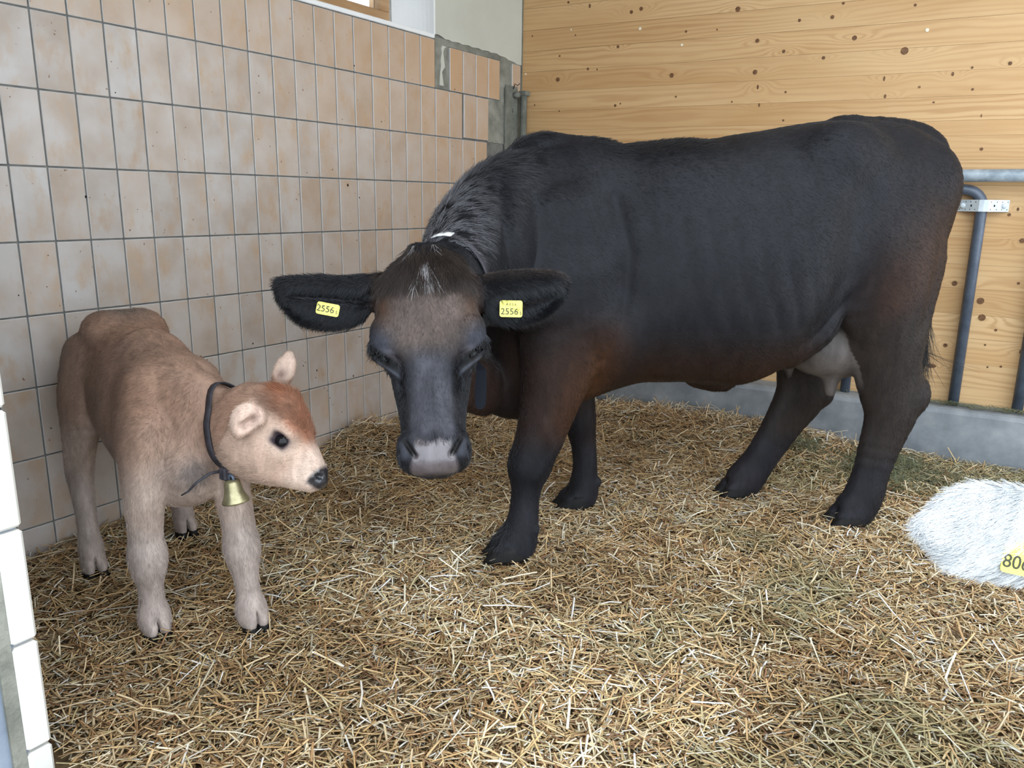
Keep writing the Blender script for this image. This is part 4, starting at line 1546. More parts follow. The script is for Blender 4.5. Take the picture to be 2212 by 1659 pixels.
# ------------------------------------------------------------------ fawn calf
def build_calf():
    O = np.array([0.64, -0.09, 0.0])
    ang = math.atan2(-.293, .956)
    a = np.array([math.cos(ang), math.sin(ang), 0])        # forward
    n = np.array([a[1], -a[0], 0])                          # its right flank

    def W(s, nn, z):
        return O + a * s + n * nn + UP * z

    def loc(p):
        d = p - O
        return d @ a, d @ n, d[:, 2]
    # head frame (profile to the camera)
    K = at(520, 905, 2.13)          # back of the skull
    N = at(694, 1038, 2.06)         # nose
    L = float(np.linalg.norm(N - K))
    hd = (N - K) / L
    px = L / 219.0                  # metres per picture point at the head
    lat = np.array(CAM_LOC) - (K + N) / 2
    lat = lat - hd * (lat @ hd)
    lat /= np.linalg.norm(lat)
    up = np.cross(lat, hd)
    if up[2] < 0:
        up = -up
    # roll the head so that the brow shows a little
    ro = math.radians(10)
    up, lat = up * math.cos(ro) + lat * math.sin(ro), lat * math.cos(ro) - up * math.sin(ro)

    def Hd(l, h, x):
        return K + hd * (l * px) + up * (h * px) + lat * x

    f = Field((-0.05, -0.62, -0.03), (1.55, 0.55, 0.98), 0.0058)
    f.loft(O, a, n, UP, [(-.50, .77, .60, .05), (-.46, .82, .54, .095), (-.38, .857, .475, .13), (-.25, .862, .43, .14), (-.1, .842, .405, .148), (.03, .825, .385, .15), (.14, .812, .375, .145),
                         (.22, .80, .375, .130), (.29, .77, .40, .098), (.345, .70, .46, .05)], 0.03, 2.2, 0.12)
    for q in (-1, 1):
        f.ell(W(-.27, .075 * q, .805), (.07, .04, .045), (a, n, UP), 0.07)
        f.seg(W(.19, .075 * q, .70), W(.26, .108 * q, .55), (.055, .085), (.062, .092), a, 0.06)

    def leg(rows, k=0.03):
        f.chain([W(r[1], r[2], r[0]) for r in rows], [(r[3], r[4]) for r in rows], a, k, 3)
    # right hind, left hind
    leg([(.72, -.36, .10, .065, .14), (.60, -.36, .125, .066, .135), (.52, -.335, .14, .058, .11), (.44, -.345, .152, .047, .082), (.36, -.352, .160, .040, .066), (.31, -.345, .163, .036, .054), (.24, -.315, .166, .030, .042),
         (.15, -.283, .169, .028, .034), (.085, -.268, .170, .034, .037), (.045, -.258, .170, .032, .036)], 0.035)
    leg([(.72, -.38, -.09, .065, .135), (.60, -.40, -.115, .066, .13), (.50, -.42, -.135, .055, .10), (.42, -.455, -.15, .045, .075), (.34, -.480, -.16, .038, .06), (.28, -.465, -.165, .032, .046),
         (.17, -.435, -.17, .028, .034), (.09, -.415, -.172, .033, .036), (.045, -.406, -.172, .032, .036)], 0.035)
    # right fore, left fore
    leg([(.62, .262, .100, .060, .085), (.52, .270, .110, .058, .078), (.44, .272, .117, .052, .065), (.36, .262, .121, .044, .050), (.29, .258, .123, .041, .043), (.25, .262, .124, .047, .050), (.21, .262, .124, .043, .046), (.16, .258, .123, .031, .033),
         (.10, .255, .122, .030, .031), (.06, .258, .122, .038, .040), (.035, .262, .122, .037, .042)], 0.03)
    leg([(.62, .285, -.085, .058, .080), (.52, .310, -.092, .056, .072), (.43, .325, -.098, .049, .060), (.35, .345, -.103, .043, .048), (.29, .355, -.106, .041, .044), (.25, .362, -.107, .047, .049), (.21, .365, -.108, .042, .044), (.15, .372, -.110, .031, .033),
         (.095, .380, -.111, .030, .032), (.06, .388, -.112, .038, .042), (.035, .396, -.112, .038, .045)], 0.03)
    for s_, n_ in ((-.258, .17), (-.406, -.172), (.262, .122), (.396, -.112)):
        for q in (-1, 1):
            f.ell(W(s_ + .012, n_ + .018 * q, .028), (.043, .021, .032), (a, n, UP), 0.010)
            f.ell(W(s_ - .035, n_ + .017 * q, .07), (.012, .010, .013), (a, n, UP), 0.010)
        f.seg(W(s_ + .075, n_, .012), W(s_ + .015, n_, .04), (.004, .04), (.003, .03), UP, 0.006, sub=True)
    # chest, neck
    f.chain([W(.325, .01, .50), W(.28, 0, .43), W(.12, 0, .40)], [(.070, .075), (.085, .055), (.09, .05)], UP, 0.05)
    nk = at(470, 922, 2.19)
    f.chain([W(.10, .0, .66), W(.27, .0, .660), nk, Hd(40, 8, 0)], [(.10, .140), (.076, .128), (.066, .108), (.064, .104)], UP, 0.04, 5)
    f.chain([W(.02, 0, .775), W(.17, 0, .755), W(.28, -.005, .735), nk + UP * .055], [(.06, .05), (.065, .05), (.055, .05), (.045, .045)], UP, 0.06, 4)
    # tail hangs behind
    f.chain([W(-.47, 0, .81), W(-.51, 0, .76), W(-.515, .015, .60), W(-.51, .02, .42)], [(.022, .024), (.018, .02), (.014, .015), (.009, .01)], a, 0.02)
    # head
    M = px
    top = [(-20, 70), (17, 100), (61, 112), (110, 88), (160, 54), (196, 34), (214, 22), (224, 8)]
    bot = [(-20, -60), (17, -88), (61, -95), (114, -78), (150, -60), (180, -47), (206, -34), (224, -14)]
    hws = [(-20, .05), (17, .070), (61, .078), (90, .079), (120, .068), (160, .046), (196, .037), (212, .034), (224, .022)]
    ls = np.array([-20, 10, 35, 61, 85, 110, 135, 160, 180, 196, 212, 224], float)
    tab = [(l * M, np.interp(l, *zip(*top)) * M, np.interp(l, *zip(*bot)) * M, np.interp(l, *zip(*hws))) for l in ls]
    f.loft(K, hd, lat, up, tab, 0.035, 2.15, 0.05)
    f.ell(Hd(205, -4, 0), (18 * M, 26 * M, .038), (hd, up, lat), 0.02)         # muzzle
    for q in (-1, 1):
        f.ell(Hd(112, 42, .052 * q), (.038, .026, .026), (hd, up, lat), 0.03)     # brow
        f.ell(Hd(124, 4, .046 * q), (.036, .026, .024), (hd, up, lat), 0.03)     # cheekbone
        f.ell(Hd(122, 22, .075 * q), (.024, .0175, .018), (hd, up, lat), 0.008, sub=True)      # eye opening
        f.ell(Hd(217, 6, .026 * q), (.0085, .006, .012), (hd, up, lat), 0.006, sub=True)      # nostril
    f.seg(Hd(196, -22, .05), Hd(222, -8, .03), (.003, .01), (.003, .01), up, 0.006, sub=True)  # mouth
    # ears: the near one cupped towards us, the far one upright
    def ear(pts, rads, nrm, hollow):
        P = catmull(np.array(pts, float), 4)
        Rr = catmull(np.array(rads, float), 4)
        for i in range(len(P) - 1):
            f.seg(P[i], P[i + 1], Rr[i], Rr[i + 1], np.cross(nrm, P[-1] - P[0]), 0.014 if i == 0 else 0.008)
        for (p0, p1, r0, r1) in hollow:
            f.seg(p0, p1, r0, r1, np.cross(nrm, p1 - p0), 0.008, sub=True)
    tc = np.array(CAM_LOC) - K
    tc /= np.linalg.norm(tc)
    e = at
    ear([e(566, 905, 2.045), e(552, 898, 2.015), e(532, 900, 2.0), e(518, 922, 2.005), e(512, 940, 2.015)], [(.020, .018), (.021, .026), (.020, .034), (.017, .026), (.008, .010)],
        tc, [(e(556, 903, 1.985), e(520, 925, 1.985), (.014, .014), (.010, .012))])
    ear([e(604, 834, 2.19), e(612, 806, 2.19), e(622, 782, 2.19), e(627, 762, 2.195)], [(.020, .020), (.017, .027), (.013, .022), (.007, .008)],
        tc + lat * .2 - hd * .2, [(e(609, 818, 2.165), e(622, 780, 2.172), (.009, .012), (.006, .008))])
    P, Q = f.mesh()

    def headc(p):
        d = p - K
        return (d @ hd) / px, (d @ up) / px, d @ lat

    def ish(p):
        l, h, x = headc(p)
        return (l > 20) & (l < 245) & (h > -125) & (h < 150) & (np.abs(x) < .125)

    def colour(p):
        s, nn, z = loc(p)
        q1, q2, q3 = vnoise(p, 5, 11), vnoise(p, 22, 12), vnoise(p * np.array([1, 1, .4]), 60, 13)
        fawn = np.array([0.25, 0.142, 0.094])
        pale = np.array([0.42, 0.325, 0.27])
        grey = np.array([0.30, 0.235, 0.20])
        c = np.tile(fawn, (len(p), 1))
        c = mixc(c, np.array([0.31, 0.215, 0.165]), np.clip(1.3 * q1 - .35, 0, 1) * .8)
        c = mixc(c, pale, sstep(.58, .42, z) * (.55 + .5 * q1).clip(0, 1))
        c = mixc(c, np.array([0.33, 0.27, 0.24]), sstep(.42, .26, z) * .8)
        c = c * (1 + .45 * (vnoise(p, 9, 17) - .5) * sstep(.3, .5, z))[:, None]
        # grey patch on the croup, dark mark at the tail head, grey-brown hindquarters
        g = np.exp(-(((s + .30) / .13) ** 2 + ((nn + .0) / .085) ** 2)) * (z > .78)
        c = mixc(c, np.array([0.15, 0.125, 0.105]), np.clip(g * (0.35 + .9 * q2), 0, 1))
        g = np.exp(-(((s + .41) / .03) ** 2 + ((nn - .02) / .06) ** 2)) * (z > .8)
        c = mixc(c, np.array([0.05, 0.04, 0.03]), np.clip(g * 1.0 * sstep(.35, .6, q2), 0, 1))
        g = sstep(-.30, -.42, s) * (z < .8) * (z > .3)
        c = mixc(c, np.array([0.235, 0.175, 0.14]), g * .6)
        l, h, x = headc(p)
        hh = ish(p)
        # pale chops and eye ring, rusty brow
        c = mixc(c, np.array([0.42, 0.29, 0.22]), hh * .85 * sstep(70, 40, h))
        w = hh * sstep(38, 62, h) * sstep(190, 120, l) * sstep(.07, .03, np.abs(x - .0))
        c = mixc(c, np.array([0.27, 0.105, 0.055]), np.clip(w * (.35 + 1.0 * q2), 0, 1))
        w = hh * np.exp(-(((h - (100 - .32 * l)) / 16) ** 2)) * sstep(40, 70, l) * sstep(185, 150, l)
        c = mixc(c, np.array([0.22, 0.085, 0.045]), np.clip(w * (.2 + 1.0 * q2), 0, 1))
        w = hh * np.exp(-(((l - 124) / 34) ** 2 + ((h - 20) / 24) ** 2))
        c = mixc(c, np.array([0.55, 0.40, 0.31]), np.clip(w * 1.1, 0, 1))
        c = mixc(c, np.array([0.56, 0.42, 0.34]), hh * sstep(150, 190, l) * .8)
        w = hh * (np.abs(x) > .03) * np.exp(-(((l - 122) / 21.5) ** 4 + ((h - 22) / 15.5) ** 4))
        c = mixc(c, np.array([0.035, 0.024, 0.028]), np.clip(w * 1.3, 0, 1))
        w = nose(p)
        c = mixc(c, np.array([0.022, 0.021, 0.024]), w)
        # ears paler, dark hollow
        er = ((np.abs(h) < 200) & (hh == False) & False)
        de = np.minimum(np.linalg.norm(p - e(616, 785, 2.19), axis=1) / .05, np.linalg.norm(p - e(530, 905, 2.0), axis=1) / .05)
        c = mixc(c, np.array([0.56, 0.40, 0.32]), sstep(1.1, .8, de))
        for ctr, rr in ((e(545, 900, 2.0), .018), (e(528, 920, 2.005), .012), (e(607, 808, 2.17), .016)):
            w = np.exp(-(np.linalg.norm(p - ctr, axis=1) / rr) ** 2)
            c = mixc(c, np.array([0.13, 0.065, 0.05]), np.clip(w, 0, 1) * .85)
        # darker throat and dark hoof heads
        w = np.exp(-(((s - .40) / .06) ** 2 + ((z - .50) / .045) ** 2 + ((nn - .03) / .09) ** 2))
        c = mixc(c, np.array([0.10, 0.085, 0.08]), np.clip(w * (.3 + q2), 0, 1) * .8)
        return c * (0.85 + 0.3 * q3)[:, None]

    def nose(p):
        l, h, x = headc(p)
        return ish(p) * sstep(202, 212, l - 0.12 * (h - 5)) * sstep(-22, -12, h) * sstep(42, 36, h)

    o, V, F, bvh = body_object('fawn_calf', [(P, Q)], colour, nose, M_CALFSKIN, tuple(O))
    tag(o, 'small fawn calf standing by the tiled wall with its head turned aside', 'calf')
    for q in (-1, 1):
        eyeball(o, Hd(122, 22, .050 * q), .0225)
    for (s_, n_) in ((-.258, .17), (-.406, -.172), (.262, .122), (.396, -.112)):
        for q in (-1, 1):
            bm = bmesh.new()
            rings = []
            for t, fl_, ww in [(0.0, .030, .017), (.4, .038, .019), (1.0, .047, .0215)]:
                cx = W(s_ + .010 + .012 * t, n_ + .0185 * q, .034 - .036 * t)
                rings.append([bm.verts.new(Vector(cx + a * (math.cos(k * math.pi / 6) * fl_) + n * (math.sin(k * math.pi / 6) * ww)) - o.location) for k in range(12)])
            for r0, r1 in zip(rings, rings[1:]):
                for k in range(12):
                    bm.faces.new((r0[k], r0[(k + 1) % 12], r1[(k + 1) % 12], r1[k]))
            bm.faces.new(rings[0]); bm.faces.new(rings[-1][::-1])
            bmesh.ops.recalc_face_normals(bm, faces=bm.faces[:])
            link('hoof', bm_mesh('hoof', bm), M_HOOF, o, True)

    cen = at(492, 928, 2.15)
    chord = at(502, 1035, 2.15) - at(482, 825, 2.15)
    near_ = -VR[2] * .085 - VR[0] * .056
    axis = np.cross(chord, near_)
    if axis @ VR[0] < 0:
        axis = -axis
    axis = axis / np.linalg.norm(axis)

    def spec(p, nrm):
        s, nn, z = loc(p)
        l, h, x = headc(p)
        hh = ish(p)
        d = np.tile(-a * 0.7 - UP * 0.6, (len(p), 1))
        lw = sstep(.5, .38, z)
        d = d * (1 - lw)[:, None] + np.tile(-UP, (len(p), 1)) * lw[:, None]
        dh = np.tile(-hd * 0.8 - UP * 0.5, (len(p), 1))
        d = np.where(hh[:, None], dh, d)
        L_ = np.where(hh, .010, .017)
        L_ = np.where(hh & (h > 60), .022, L_)
        de = np.minimum(np.linalg.norm(p - e(616, 785, 2.19), axis=1), np.linalg.norm(p - e(530, 905, 2.0), axis=1))
        L_ = np.where(de < .05, .012, L_)
        chin = hh & (h < -55)
        L_ = np.where(chin, .022, L_)
        lift = np.where(hh & (h > 60), .5, .28)
        return d, L_, lift, colour(p) * 1.05

    def weight(p, nrm):
        l, h, x = headc(p)
        w = np.where(ish(p), 2.2, 1.0) * (1 - nose(p)) * (loc(p)[2] > .04)
        dc = p - cen
        w = w * np.where((np.abs(dc @ axis + .004) < .019) & (np.linalg.norm(dc, axis=1) < .20), 0.0, 1.0)
        ey = ish(p) & (np.abs(x) > .035) & (np.abs(l - 122) < 22) & (np.abs(h - 22) < 16)
        return w * np.where(ey, 0.0, 1.0)
    fur('coat_hair', V, F, 90000, weight, spec, M_CALFHAIR, o, 4, 21, 0.00045)
    for ch in o.children:
        if ch.type == 'CURVES':
            ch.location = -o.location

    # ---- collar with a loose end, and the bell hung from it
    st = empty('calf_collar', cen)
    tag(st, 'dark leather collar round the neck of the fawn calf', 'collar')
    s1, rad, sd, vv = band('strap', bvh, cen, axis, UP, .024, .002, .004, M_LEATHER, None, 56, 0.08, 0.14)
    child_at(s1, st)
    bk = at(485, 1022, 2.085)
    tl = tube('loose_end', [Vector(at(478, 1018, 2.085) - cen), Vector(at(455, 1022, 2.06) - cen), Vector(at(425, 1042, 2.04) - cen), Vector(at(406, 1062, 2.035) - cen), Vector(at(392, 1070, 2.04) - cen)], [.0045, .004, .0035, .003, .002], M_LEATHER, st, 8)
    bm = bmesh.new()
    c1 = Vector(at(487, 1020, 2.08) - cen)
    box_bm(bm, tuple(c1 - Vector((.013, .013, .020))), tuple(c1 + Vector((.013, .013, .014))), .004)
    link('buckle_loop', bm_mesh('buckle_loop', bm), M_LEATHER, st)

    top_ = Vector(at(500, 1036, 2.075))
    be = empty('calf_bell', top_)
    tag(be, 'small tarnished brass bell hanging from the collar of the fawn calf', 'bell')
    prof = [(.0, .0), (.016, -.001), (.0205, -.006), (.0225, -.020), (.0255, -.036), (.030, -.048), (.0345, -.057), (.0355, -.062), (.0335, -.062), (.030, -.054), (.024, -.038), (.020, -.012), (.0, -.006)]
    bm = bmesh.new()
    rings = [[bm.verts.new((r * math.cos(2 * math.pi * k / 28), r * math.sin(2 * math.pi * k / 28), z)) for k in range(28)] if r > 0 else [bm.verts.new((0, 0, z))] for r, z in prof]
    for r0, r1 in zip(rings, rings[1:]):
        for k in range(28):
            q = (k + 1) % 28
            if len(r0) == 1:
                bm.faces.new((r0[0], r1[q], r1[k]))
            elif len(r1) == 1:
                bm.faces.new((r0[k], r0[q], r1[0]))
            else:
                bm.faces.new((r0[k], r0[q], r1[q], r1[k]))
    bmesh.ops.recalc_face_normals(bm, faces=bm.faces[:])
    bb = link('bell_body', bm_mesh('bell_body', bm), M_BRASS, be, True)
    tube('bell_crown', [(-.009, 0, -.002), (-.008, 0, .008), (0, 0, .013), (.008, 0, .008), (.009, 0, -.002)], .004, M_PIPE, be, 8)
    tube('clapper', [(0, 0, -.006), (.001, 0, -.05)], [.002, .005], M_PIPE, be, 8)
    tilt_ = Vector(VR[0]) * 0.17
    be.rotation_euler = (0.05, -0.13, 0)
    return o, bvh


CALF, CALF_BVH = build_calf()


# ------------------------------------------------------------------ white cow looking in from beyond the frame
def build_white():
    tip = at(2004, 1134, 1.25)
    mid = at(2100, 1140, 1.25)
    base = at(2235, 1160, 1.27)
    root = at(2330, 1165, 1.32)
    O = np.array([3.75, 0.55, 0.0])
    fw = np.array([-0.80, -0.60, 0])                 # it faces the stall entrance
    fw /= np.linalg.norm(fw)
    sd = np.array([fw[1], -fw[0], 0])
    rt = VR[0]
    hd = rt * .16 - VR[2] * .32 - UP * .93
    hd /= np.linalg.norm(hd)
    hx = rt - hd * (rt @ hd)
    hx /= np.linalg.norm(hx)
    hf = np.cross(hx, hd)
    if hf @ (np.array(CAM_LOC) - root) < 0:
        hf = -hf
    poll = root + 0.12 * rt + np.array([0, 0, 0.02])

    def draw(f):
        # ear
        P = catmull(np.array([root + (root - base) * .3, root, base, mid, at(2050, 1136, 1.25), tip]), 4)
        Rr = catmull(np.array([(.03, .045), (.03, .055), (.026, .074), (.022, .070), (.018, .046), (.010, .012)]), 4)
        for i in range(len(P) - 1):
            f.seg(P[i], P[i + 1], Rr[i], Rr[i + 1], UP, 0.012)
        # head hanging beyond the frame, neck, body, legs
        f.loft(poll + np.array([.02, .02, .03]), hd, hx, hf, [(-.03, .0, -.12, .05), (.05, .03, -.17, .10), (.14, .04, -.2, .115), (.26, .03, -.19, .09), (.36, .02, -.14, .065), (.43, .02, -.12, .07), (.47, 0, -.09, .05)], 0.04, 2.4)
        e2 = root + rt * .22
        f.chain([e2, e2 + rt * .12 - UP * .01, e2 + rt * .24 + UP * .0], [(.03, .05), (.022, .07), (.01, .012)], UP, 0.02)
        nb = O + fw * .55 + UP * 1.02
        f.chain([poll + np.array([.10, .12, -.03]), (poll + nb) / 2 + UP * .02, nb], [(.10, .14), (.13, .2), (.18, .3)], UP, 0.06)
        f.loft(O, -fw, sd, UP, [(-.72, 1.15, .7, .1), (-.55, 1.3, .56, .22), (-.3, 1.3, .58, .29), (0, 1.3, .58, .33), (.3, 1.33, .62, .32), (.6, 1.34, .8, .26), (.8, 1.26, .9, .16), (.88, 1.15, 1.0, .07)], 0.05, 2.2)
        for s_, q in ((.52, 1), (.5, -1), (-.6, 1), (-.55, -1)):
            c = O + fw * s_ + sd * (.17 * q)
            f.chain([c + UP * .85, c + UP * .55, c + UP * .36 - fw * .02, c + UP * .15, c + UP * .03], [(.09, .13), (.07, .09), (.052, .06), (.04, .045), (.05, .06)], fw, 0.05)
    f1 = Field(O - np.array([1.6, 1.5, .03]), O + np.array([1.0, 1.0, 1.45]), 0.016)
    f2 = Field(np.minimum(tip, root) - .12, np.maximum(tip, root) + np.array([.02, .12, .12]), 0.0055)
    draw(f1)
    draw(f2)
    P1, Q1 = f1.mesh()
    P2, Q2 = f2.mesh()
    xcut = (root + rt * (-.01)) @ rt

    def keep(P, Q, m):
        Q = Q[m[Q].any(1)]
        u, inv = np.unique(Q, return_inverse=True)
        return P[u], inv.reshape(-1, 4)
    near1 = np.linalg.norm(P1 - (tip + root) / 2, axis=1) < .40
    P1, Q1 = keep(P1, Q1, ~(near1 & (P1 @ rt < xcut)))
    P2, Q2 = keep(P2, Q2, P2 @ rt < xcut + .004)
    white = lambda p: np.full((len(p), 3), .56) * (.94 + .12 * vnoise(p, 9, 31))[:, None] * np.array([1, .985, .97])
    o, V, F, bvh = body_object('white_cow', [(P1, Q1), (P2, Q2)], white, lambda p: np.zeros(len(p)), M_CALFSKIN, tuple(O))
    tag(o, 'white cow of which only a furry tagged ear shows beside the straw', 'cow')
    hb = poll + np.array([.02, .02, .03])
    for q in (-1, 1):
        eyeball(o, hb + hd * .19 + hx * (.094 * q) + hf * (-.035), .022)
    bm = bmesh.new()
    bmesh.ops.create_uvsphere(bm, u_segments=16, v_segments=10, radius=1.0)
    for v in bm.verts:
        v.co = Vector(hb + hd * (.462 + v.co.y * .038) + hx * (v.co.x * .055) + hf * (-.045 + v.co.z * .062)) - o.location
    link('muzzle_pad', bm_mesh('muzzle_pad', bm), M_PINK, o, True)['label'] = 'pink muzzle pad'
    for s_, q in ((.52, 1), (.5, -1), (-.6, 1), (-.55, -1)):
        c_ = O + fw * (s_ + .02) + sd * (.17 * q)
        bm = bmesh.new()
        disc_bm(bm, Vector(c_) - o.location - Vector((0, 0, .01)), (0, 0, 1), .062, .055, 16)
        link('hoof', bm_mesh('hoof', bm), M_HOOF, o, True)
    ax = tip - root
    ax /= np.linalg.norm(ax)

    def wear(p, nrm):
        t = (p - root) @ ax
        return ((t > -.03) & (np.linalg.norm(p - root - ax * t[:, None], axis=1) < .11)) * 1.0 + 1e-9

    def sear(p, nrm):
        t = (p - root) @ ax
        d = ax[None, :] * 0.85 - UP * 0.38
        d = np.tile(d, (len(p), 1)) if d.shape[0] == 1 else d
        c = np.tile(np.array([.70, .71, .72]), (len(p), 1)) * (0.8 + .4 * vnoise(p, 30, 35))[:, None]
        return d, np.full(len(p), .030), np.full(len(p), .34), c
    fur('ear_hair', V, F, 30000, wear, sear, M_CALFHAIR, o, 5, 33, 0.00042)
    for ch in o.children:
        if ch.type == 'CURVES':
            ch.location = -o.location
    dn = VR[1]
    d = Vector(VR.T @ np.array([(2205 - 1106) / 1692.4, (1203 - 829.5) / 1692.4, 1.0])).normalized()
    h = bvh.ray_cast(Vector(CAM_LOC), d, 4.0)
    c = (np.array(h[0]) if h[0] is not None else at(2205, 1203, 1.2)) - np.array(d) * .012
    ear_tag(o, c + rt * .004, rt + dn * .22, dn - rt * .30, (.062, .060), [('8065', .030, -.001, -.012)])
    return o


WHITE = build_white()


# ------------------------------------------------------------------ straw bedding
def height(x, y):
    x, y = np.asarray(x, float), np.asarray(y, float)
    p = np.stack([x.ravel(), y.ravel(), np.zeros(x.size)], 1)
    h = 0.030 * (vnoise(p, 2.6, 41) - .5) + 0.022 * (vnoise(p, 7, 42) - .5)
    h = h.reshape(x.shape) - 0.012
    h = h + 0.075 * np.exp(-(((x - .12) / .13) ** 2 + ((y - 1.38) / .16) ** 2))           # pushed up at the wall
    h = h + 0.05 * np.exp(-((x / .22) ** 2)) * sstep(.9, 1.6, y)
    h = h + 0.07 * np.exp(-(((x - 1.15) / .45) ** 2 + ((y - 2.72) / .28) ** 2))           # and at the kerb
    h = h + 0.05 * np.exp(-(((x - 1.75) / .35) ** 2 + ((y - 2.85) / .18) ** 2))
    h = h + 0.03 * np.exp(-(((x - 1.35) / .22) ** 2 + ((y - .05) / .2) ** 2))
    return h


def strands(name, X, Y, Z, ang, tilt, length, width, bend, col, mat, parent=None, kind=None, flat=0.45):
    """bent three-sided stalks, all in one mesh"""
    n = len(X)
    d = np.stack([np.cos(ang) * np.cos(tilt), np.sin(ang) * np.cos(tilt), np.sin(tilt)], 1)
    s = np.stack([-np.sin(ang), np.cos(ang), np.zeros(n)], 1)
    u = np.cross(d, s)
    c = np.stack([X, Y, Z], 1)
    V = np.zeros((n, 3, 3, 3))
    roll = rng.uniform(0, 2 * np.pi, n)
    for j, t in enumerate((-.5, 0, .5)):
        cen = c + d * (t * length)[:, None] + (s * (bend[:, :1]) + u * bend[:, 1:2]) * (length * (0.25 - t * t))[:, None]
        for k in range(3):
            aa = roll + k * 2 * np.pi / 3
            off = s * (np.cos(aa) * width)[:, None] + u * (np.sin(aa) * width * flat)[:, None]
            V[:, j, k] = cen + off * 0.5 * 1.15
    base = (np.arange(n) * 9)[:, None, None]
    F = []
    for j in range(2):
        for k in range(3):
            q = (k + 1) % 3
            F.append([j * 3 + k, j * 3 + q, (j + 1) * 3 + q, (j + 1) * 3 + k])
    F = base + np.array(F)[None]
    me = np_mesh(name, V.reshape(-1, 3), F.reshape(-1, 4))
    set_col(me, np.repeat(col, 9, axis=0))
    o = link(name, me, mat, parent)
    return o


def build_straw():
    # ground of trodden straw
    xs = np.arange(0.0, 3.95, .03)
    ys = np.arange(-1.4, 3.2, .03)
    X, Y = np.meshgrid(xs, ys, indexing='ij')
    Z = height(X, Y) - .012
    P = np.stack([X, Y, Z], -1).reshape(-1, 3)
    idx = np.arange(X.size).reshape(X.shape)
    F = np.stack([idx[:-1, :-1], idx[1:, :-1], idx[1:, 1:], idx[:-1, 1:]], -1).reshape(-1, 4)
    cen = P[F].mean(1)
    F = F[(cen[:, 1] < CORNER_Y + math.tan(BW) * cen[:, 0] - .15) & ~((cen[:, 0] < 1.2) & (cen[:, 1] < -.73))]
    me = np_mesh('straw_bedding', P, F)
    k = NT('trodden_straw', 0.9)
    f = k.noise(k.coords((1, 1, 1)), 40, 5, 0.7)
    k.color(k.ramp(f, [(.3, (.045, .026, .011)), (.55, (.13, .08, .034)), (.75, (.26, .17, .075))]))
    bed = link('straw_bedding', me, k.m, None, True)
    tag(bed, 'loose golden straw bedding strewn over the stall floor', 'straw', kind='stuff')

    def sample(n, x0, x1, y0, y1):
        x = rng.uniform(x0, x1, n)
        y = rng.uniform(y0, y1, n)
        # keep what the stall view takes in, with a margin for a step aside
        p = np.stack([x, y, np.zeros(n)], 1) - np.array(CAM_LOC)
        q = p @ VR.T
        u = q[:, 0] / q[:, 2]
        v = q[:, 1] / q[:, 2]
        ok = ~((x < 1.235) & (y < -.70)) & (q[:, 2] > .3) & (np.abs(u) < .95) & (v < .95) & (y < CORNER_Y + math.tan(BW) * x - .20)
        return x[ok], y[ok], q[ok, 2]
    tones = np.array([[.71, .505, .265], [.62, .415, .20], [.79, .635, .41], [.88, .80, .61], [.49, .295, .14], [.28, .15, .072], [.57, .47, .25], [.93, .91, .86]])
    prob_all = np.array([.22, .19, .17, .11, .14, .08, .05, .04])

    def layer(count, lmin, lmax, wmin, wmax, zlo, zhi, tilt_s, dark=0.0, prob=prob_all):
        x, y, t = sample(count, 0.01, 3.85, -1.3, 3.05)
        n = len(x)
        ti = rng.choice(len(tones), n, p=prob / prob.sum())
        col = tones[ti] * rng.uniform(.75, 1.2, (n, 1))
        p = np.stack([x, y, np.zeros(n)], 1)
        damp_shade = sstep(.50, .68, vnoise(p, 2.2, 43))                    # damp, older patches
        damp_shade = np.maximum(damp_shade * .75, .85 * np.exp(-(((x - .55) / .55) ** 2 + ((y + .25) / .5) ** 2)) * .75)  # around the calf: brown wet straw plus painted shade
        damp_shade = damp_shade * np.where(y > .9, .4, 1)  # darkening eased at the back to brighten the straw there
        col = col * (1 - .42 * damp_shade)[:, None] * np.where(damp_shade[:, None] > .3, np.array([1, .93, .85]), 1)
        green = sstep(.56, .66, vnoise(p, 3.1, 44)) * sstep(1.7, 2.3, x + .2 * y)
        col = mixc(col, np.array([.33, .31, .16]), green * rng.uniform(0, .8, n))
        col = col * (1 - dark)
        ln = rng.uniform(lmin, lmax, n) ** 1.0
        wd = rng.uniform(wmin, wmax, n)
        z = height(x, y) + rng.uniform(zlo, zhi, n)
        tl = rng.normal(0, tilt_s, n)
        z = np.maximum(z, height(x, y) - .02 + np.abs(np.sin(tl)) * ln * .3)
        # stalks may lean on walls, not run through them
        ang = rng.uniform(0, np.pi, n)
        reach = np.abs(np.cos(ang)) * ln * .55
        x = np.maximum(x, reach + .004)
        room = CORNER_Y + math.tan(BW) * x - .20 - np.abs(np.sin(ang)) * ln * .5
        y = np.minimum(y, room)
        bend = rng.normal(0, .10, (n, 2))
        return x, y, z, ang, tl, ln, wd, bend, col
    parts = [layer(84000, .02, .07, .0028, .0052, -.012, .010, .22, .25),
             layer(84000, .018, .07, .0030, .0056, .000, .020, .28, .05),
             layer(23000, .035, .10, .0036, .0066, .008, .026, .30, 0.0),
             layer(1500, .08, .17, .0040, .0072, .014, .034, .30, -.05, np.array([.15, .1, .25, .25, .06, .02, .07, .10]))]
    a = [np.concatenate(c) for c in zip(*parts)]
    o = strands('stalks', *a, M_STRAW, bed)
    o['kind'] = 'stuff'

    # a few stalks standing up at the wall and kerb
    n = 260
    x = np.concatenate([np.abs(rng.normal(.10, .06, 90)) + .02, rng.normal(1.3, .5, 170)])
    y = np.concatenate([rng.normal(1.38, .16, 90), rng.normal(2.78, .09, 170)])
    y = np.minimum(y, CORNER_Y + math.tan(BW) * x - .22)
    z = height(x, y) + rng.uniform(.015, .05, n)
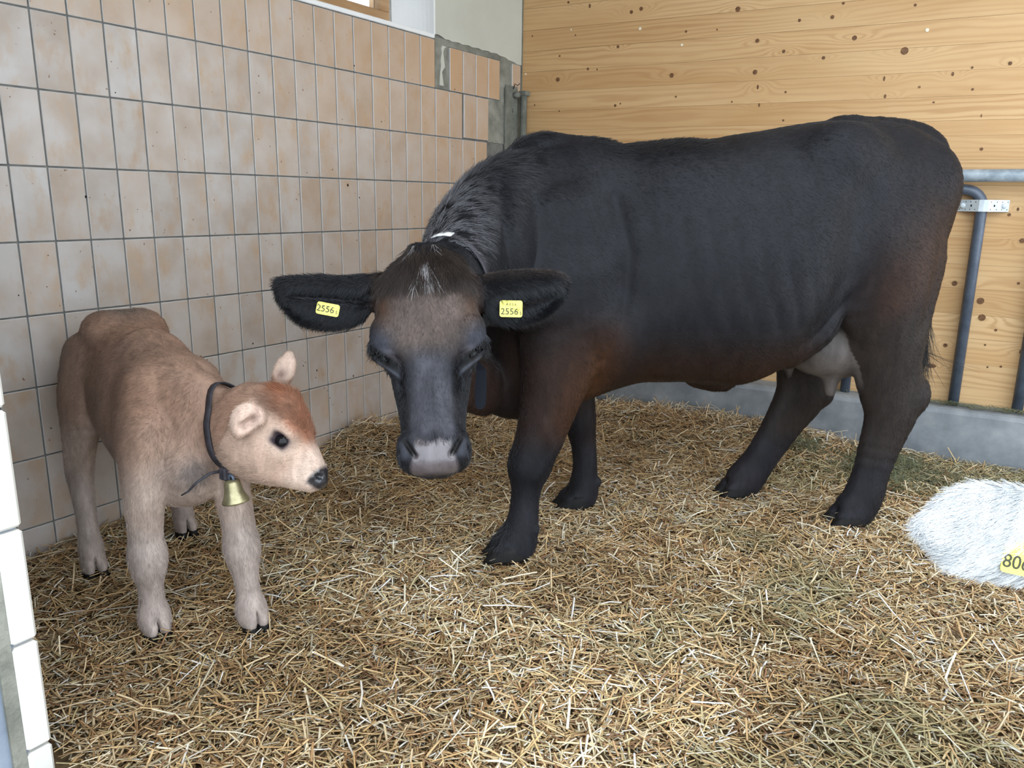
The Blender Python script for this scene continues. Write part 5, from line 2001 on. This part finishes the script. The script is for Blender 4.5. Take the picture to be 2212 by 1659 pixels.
    ang = rng.uniform(0, np.pi, n)
    x = np.maximum(x, .075)
    col = tones[rng.integers(0, 5, n)] * rng.uniform(.7, 1.1, (n, 1))
    o = strands('upright_stalks', x, y, z, ang, rng.normal(.35, .35, n), rng.uniform(.05, .12, n), rng.uniform(.003, .005, n), rng.normal(0, .12, (n, 2)), col, M_STRAW, bed)
    o['kind'] = 'stuff'

    # ---- green hay: a heap at the kerb and wisps on its top
    def hay(name, label, cx, cy, sx, sy, n, zadd, lmax=.09, zs=None, lim=None):
        x = rng.normal(cx, sx, n)
        y = rng.normal(cy, sy, n)
        if lim is not None:
            y = np.clip(y, CORNER_Y + math.tan(BW) * x - lim[0], CORNER_Y + math.tan(BW) * x - lim[1])
            x = np.clip(x, .3, 4.2)
        g = np.exp(-(((x - cx) / (1.6 * sx)) ** 2 + ((y - cy) / (1.6 * sy)) ** 2))
        z = (height(x, y) if zs is None else zs) + zadd * g * rng.uniform(0.1, 1, n) + .006
        cols = np.array([[.17, .20, .105], [.24, .26, .14], [.32, .29, .15], [.13, .165, .10], [.36, .31, .17], [.22, .25, .19]])
        col = cols[rng.integers(0, 6, n)] * rng.uniform(.6, 1.1, (n, 1))
        o_ = strands(name, x, y, z, rng.uniform(0, np.pi, n), rng.normal(0, .3 if zs is None else .12, n), rng.uniform(.025, lmax, n), rng.uniform(.0012, .003, n), rng.normal(0, .25, (n, 2)), col, M_HAY)
        tag(o_, label, 'hay', kind='stuff')
    hay('hay_heap', 'green grey hay heaped by the kerb behind the near hind leg', 2.38, 2.55, .13, .17, 2600, .07)
    hay('hay_scatter', 'thin green hay strewn over the straw near the kerb', 2.85, 2.55, .30, .22, 3000, .02, lim=(1.2, .24))
    hay('hay_tuft', 'small green hay tuft by the kerb behind the far hind leg', 1.98, 2.62, .07, .09, 700, .05, lim=(1.0, .23))
    hay('kerb_hay', 'wisps of hay lying along the top of the kerb', 2.72, 3.07, .30, .03, 420, .010, .10, .240, (.12, .07))
    return bed


build_straw()
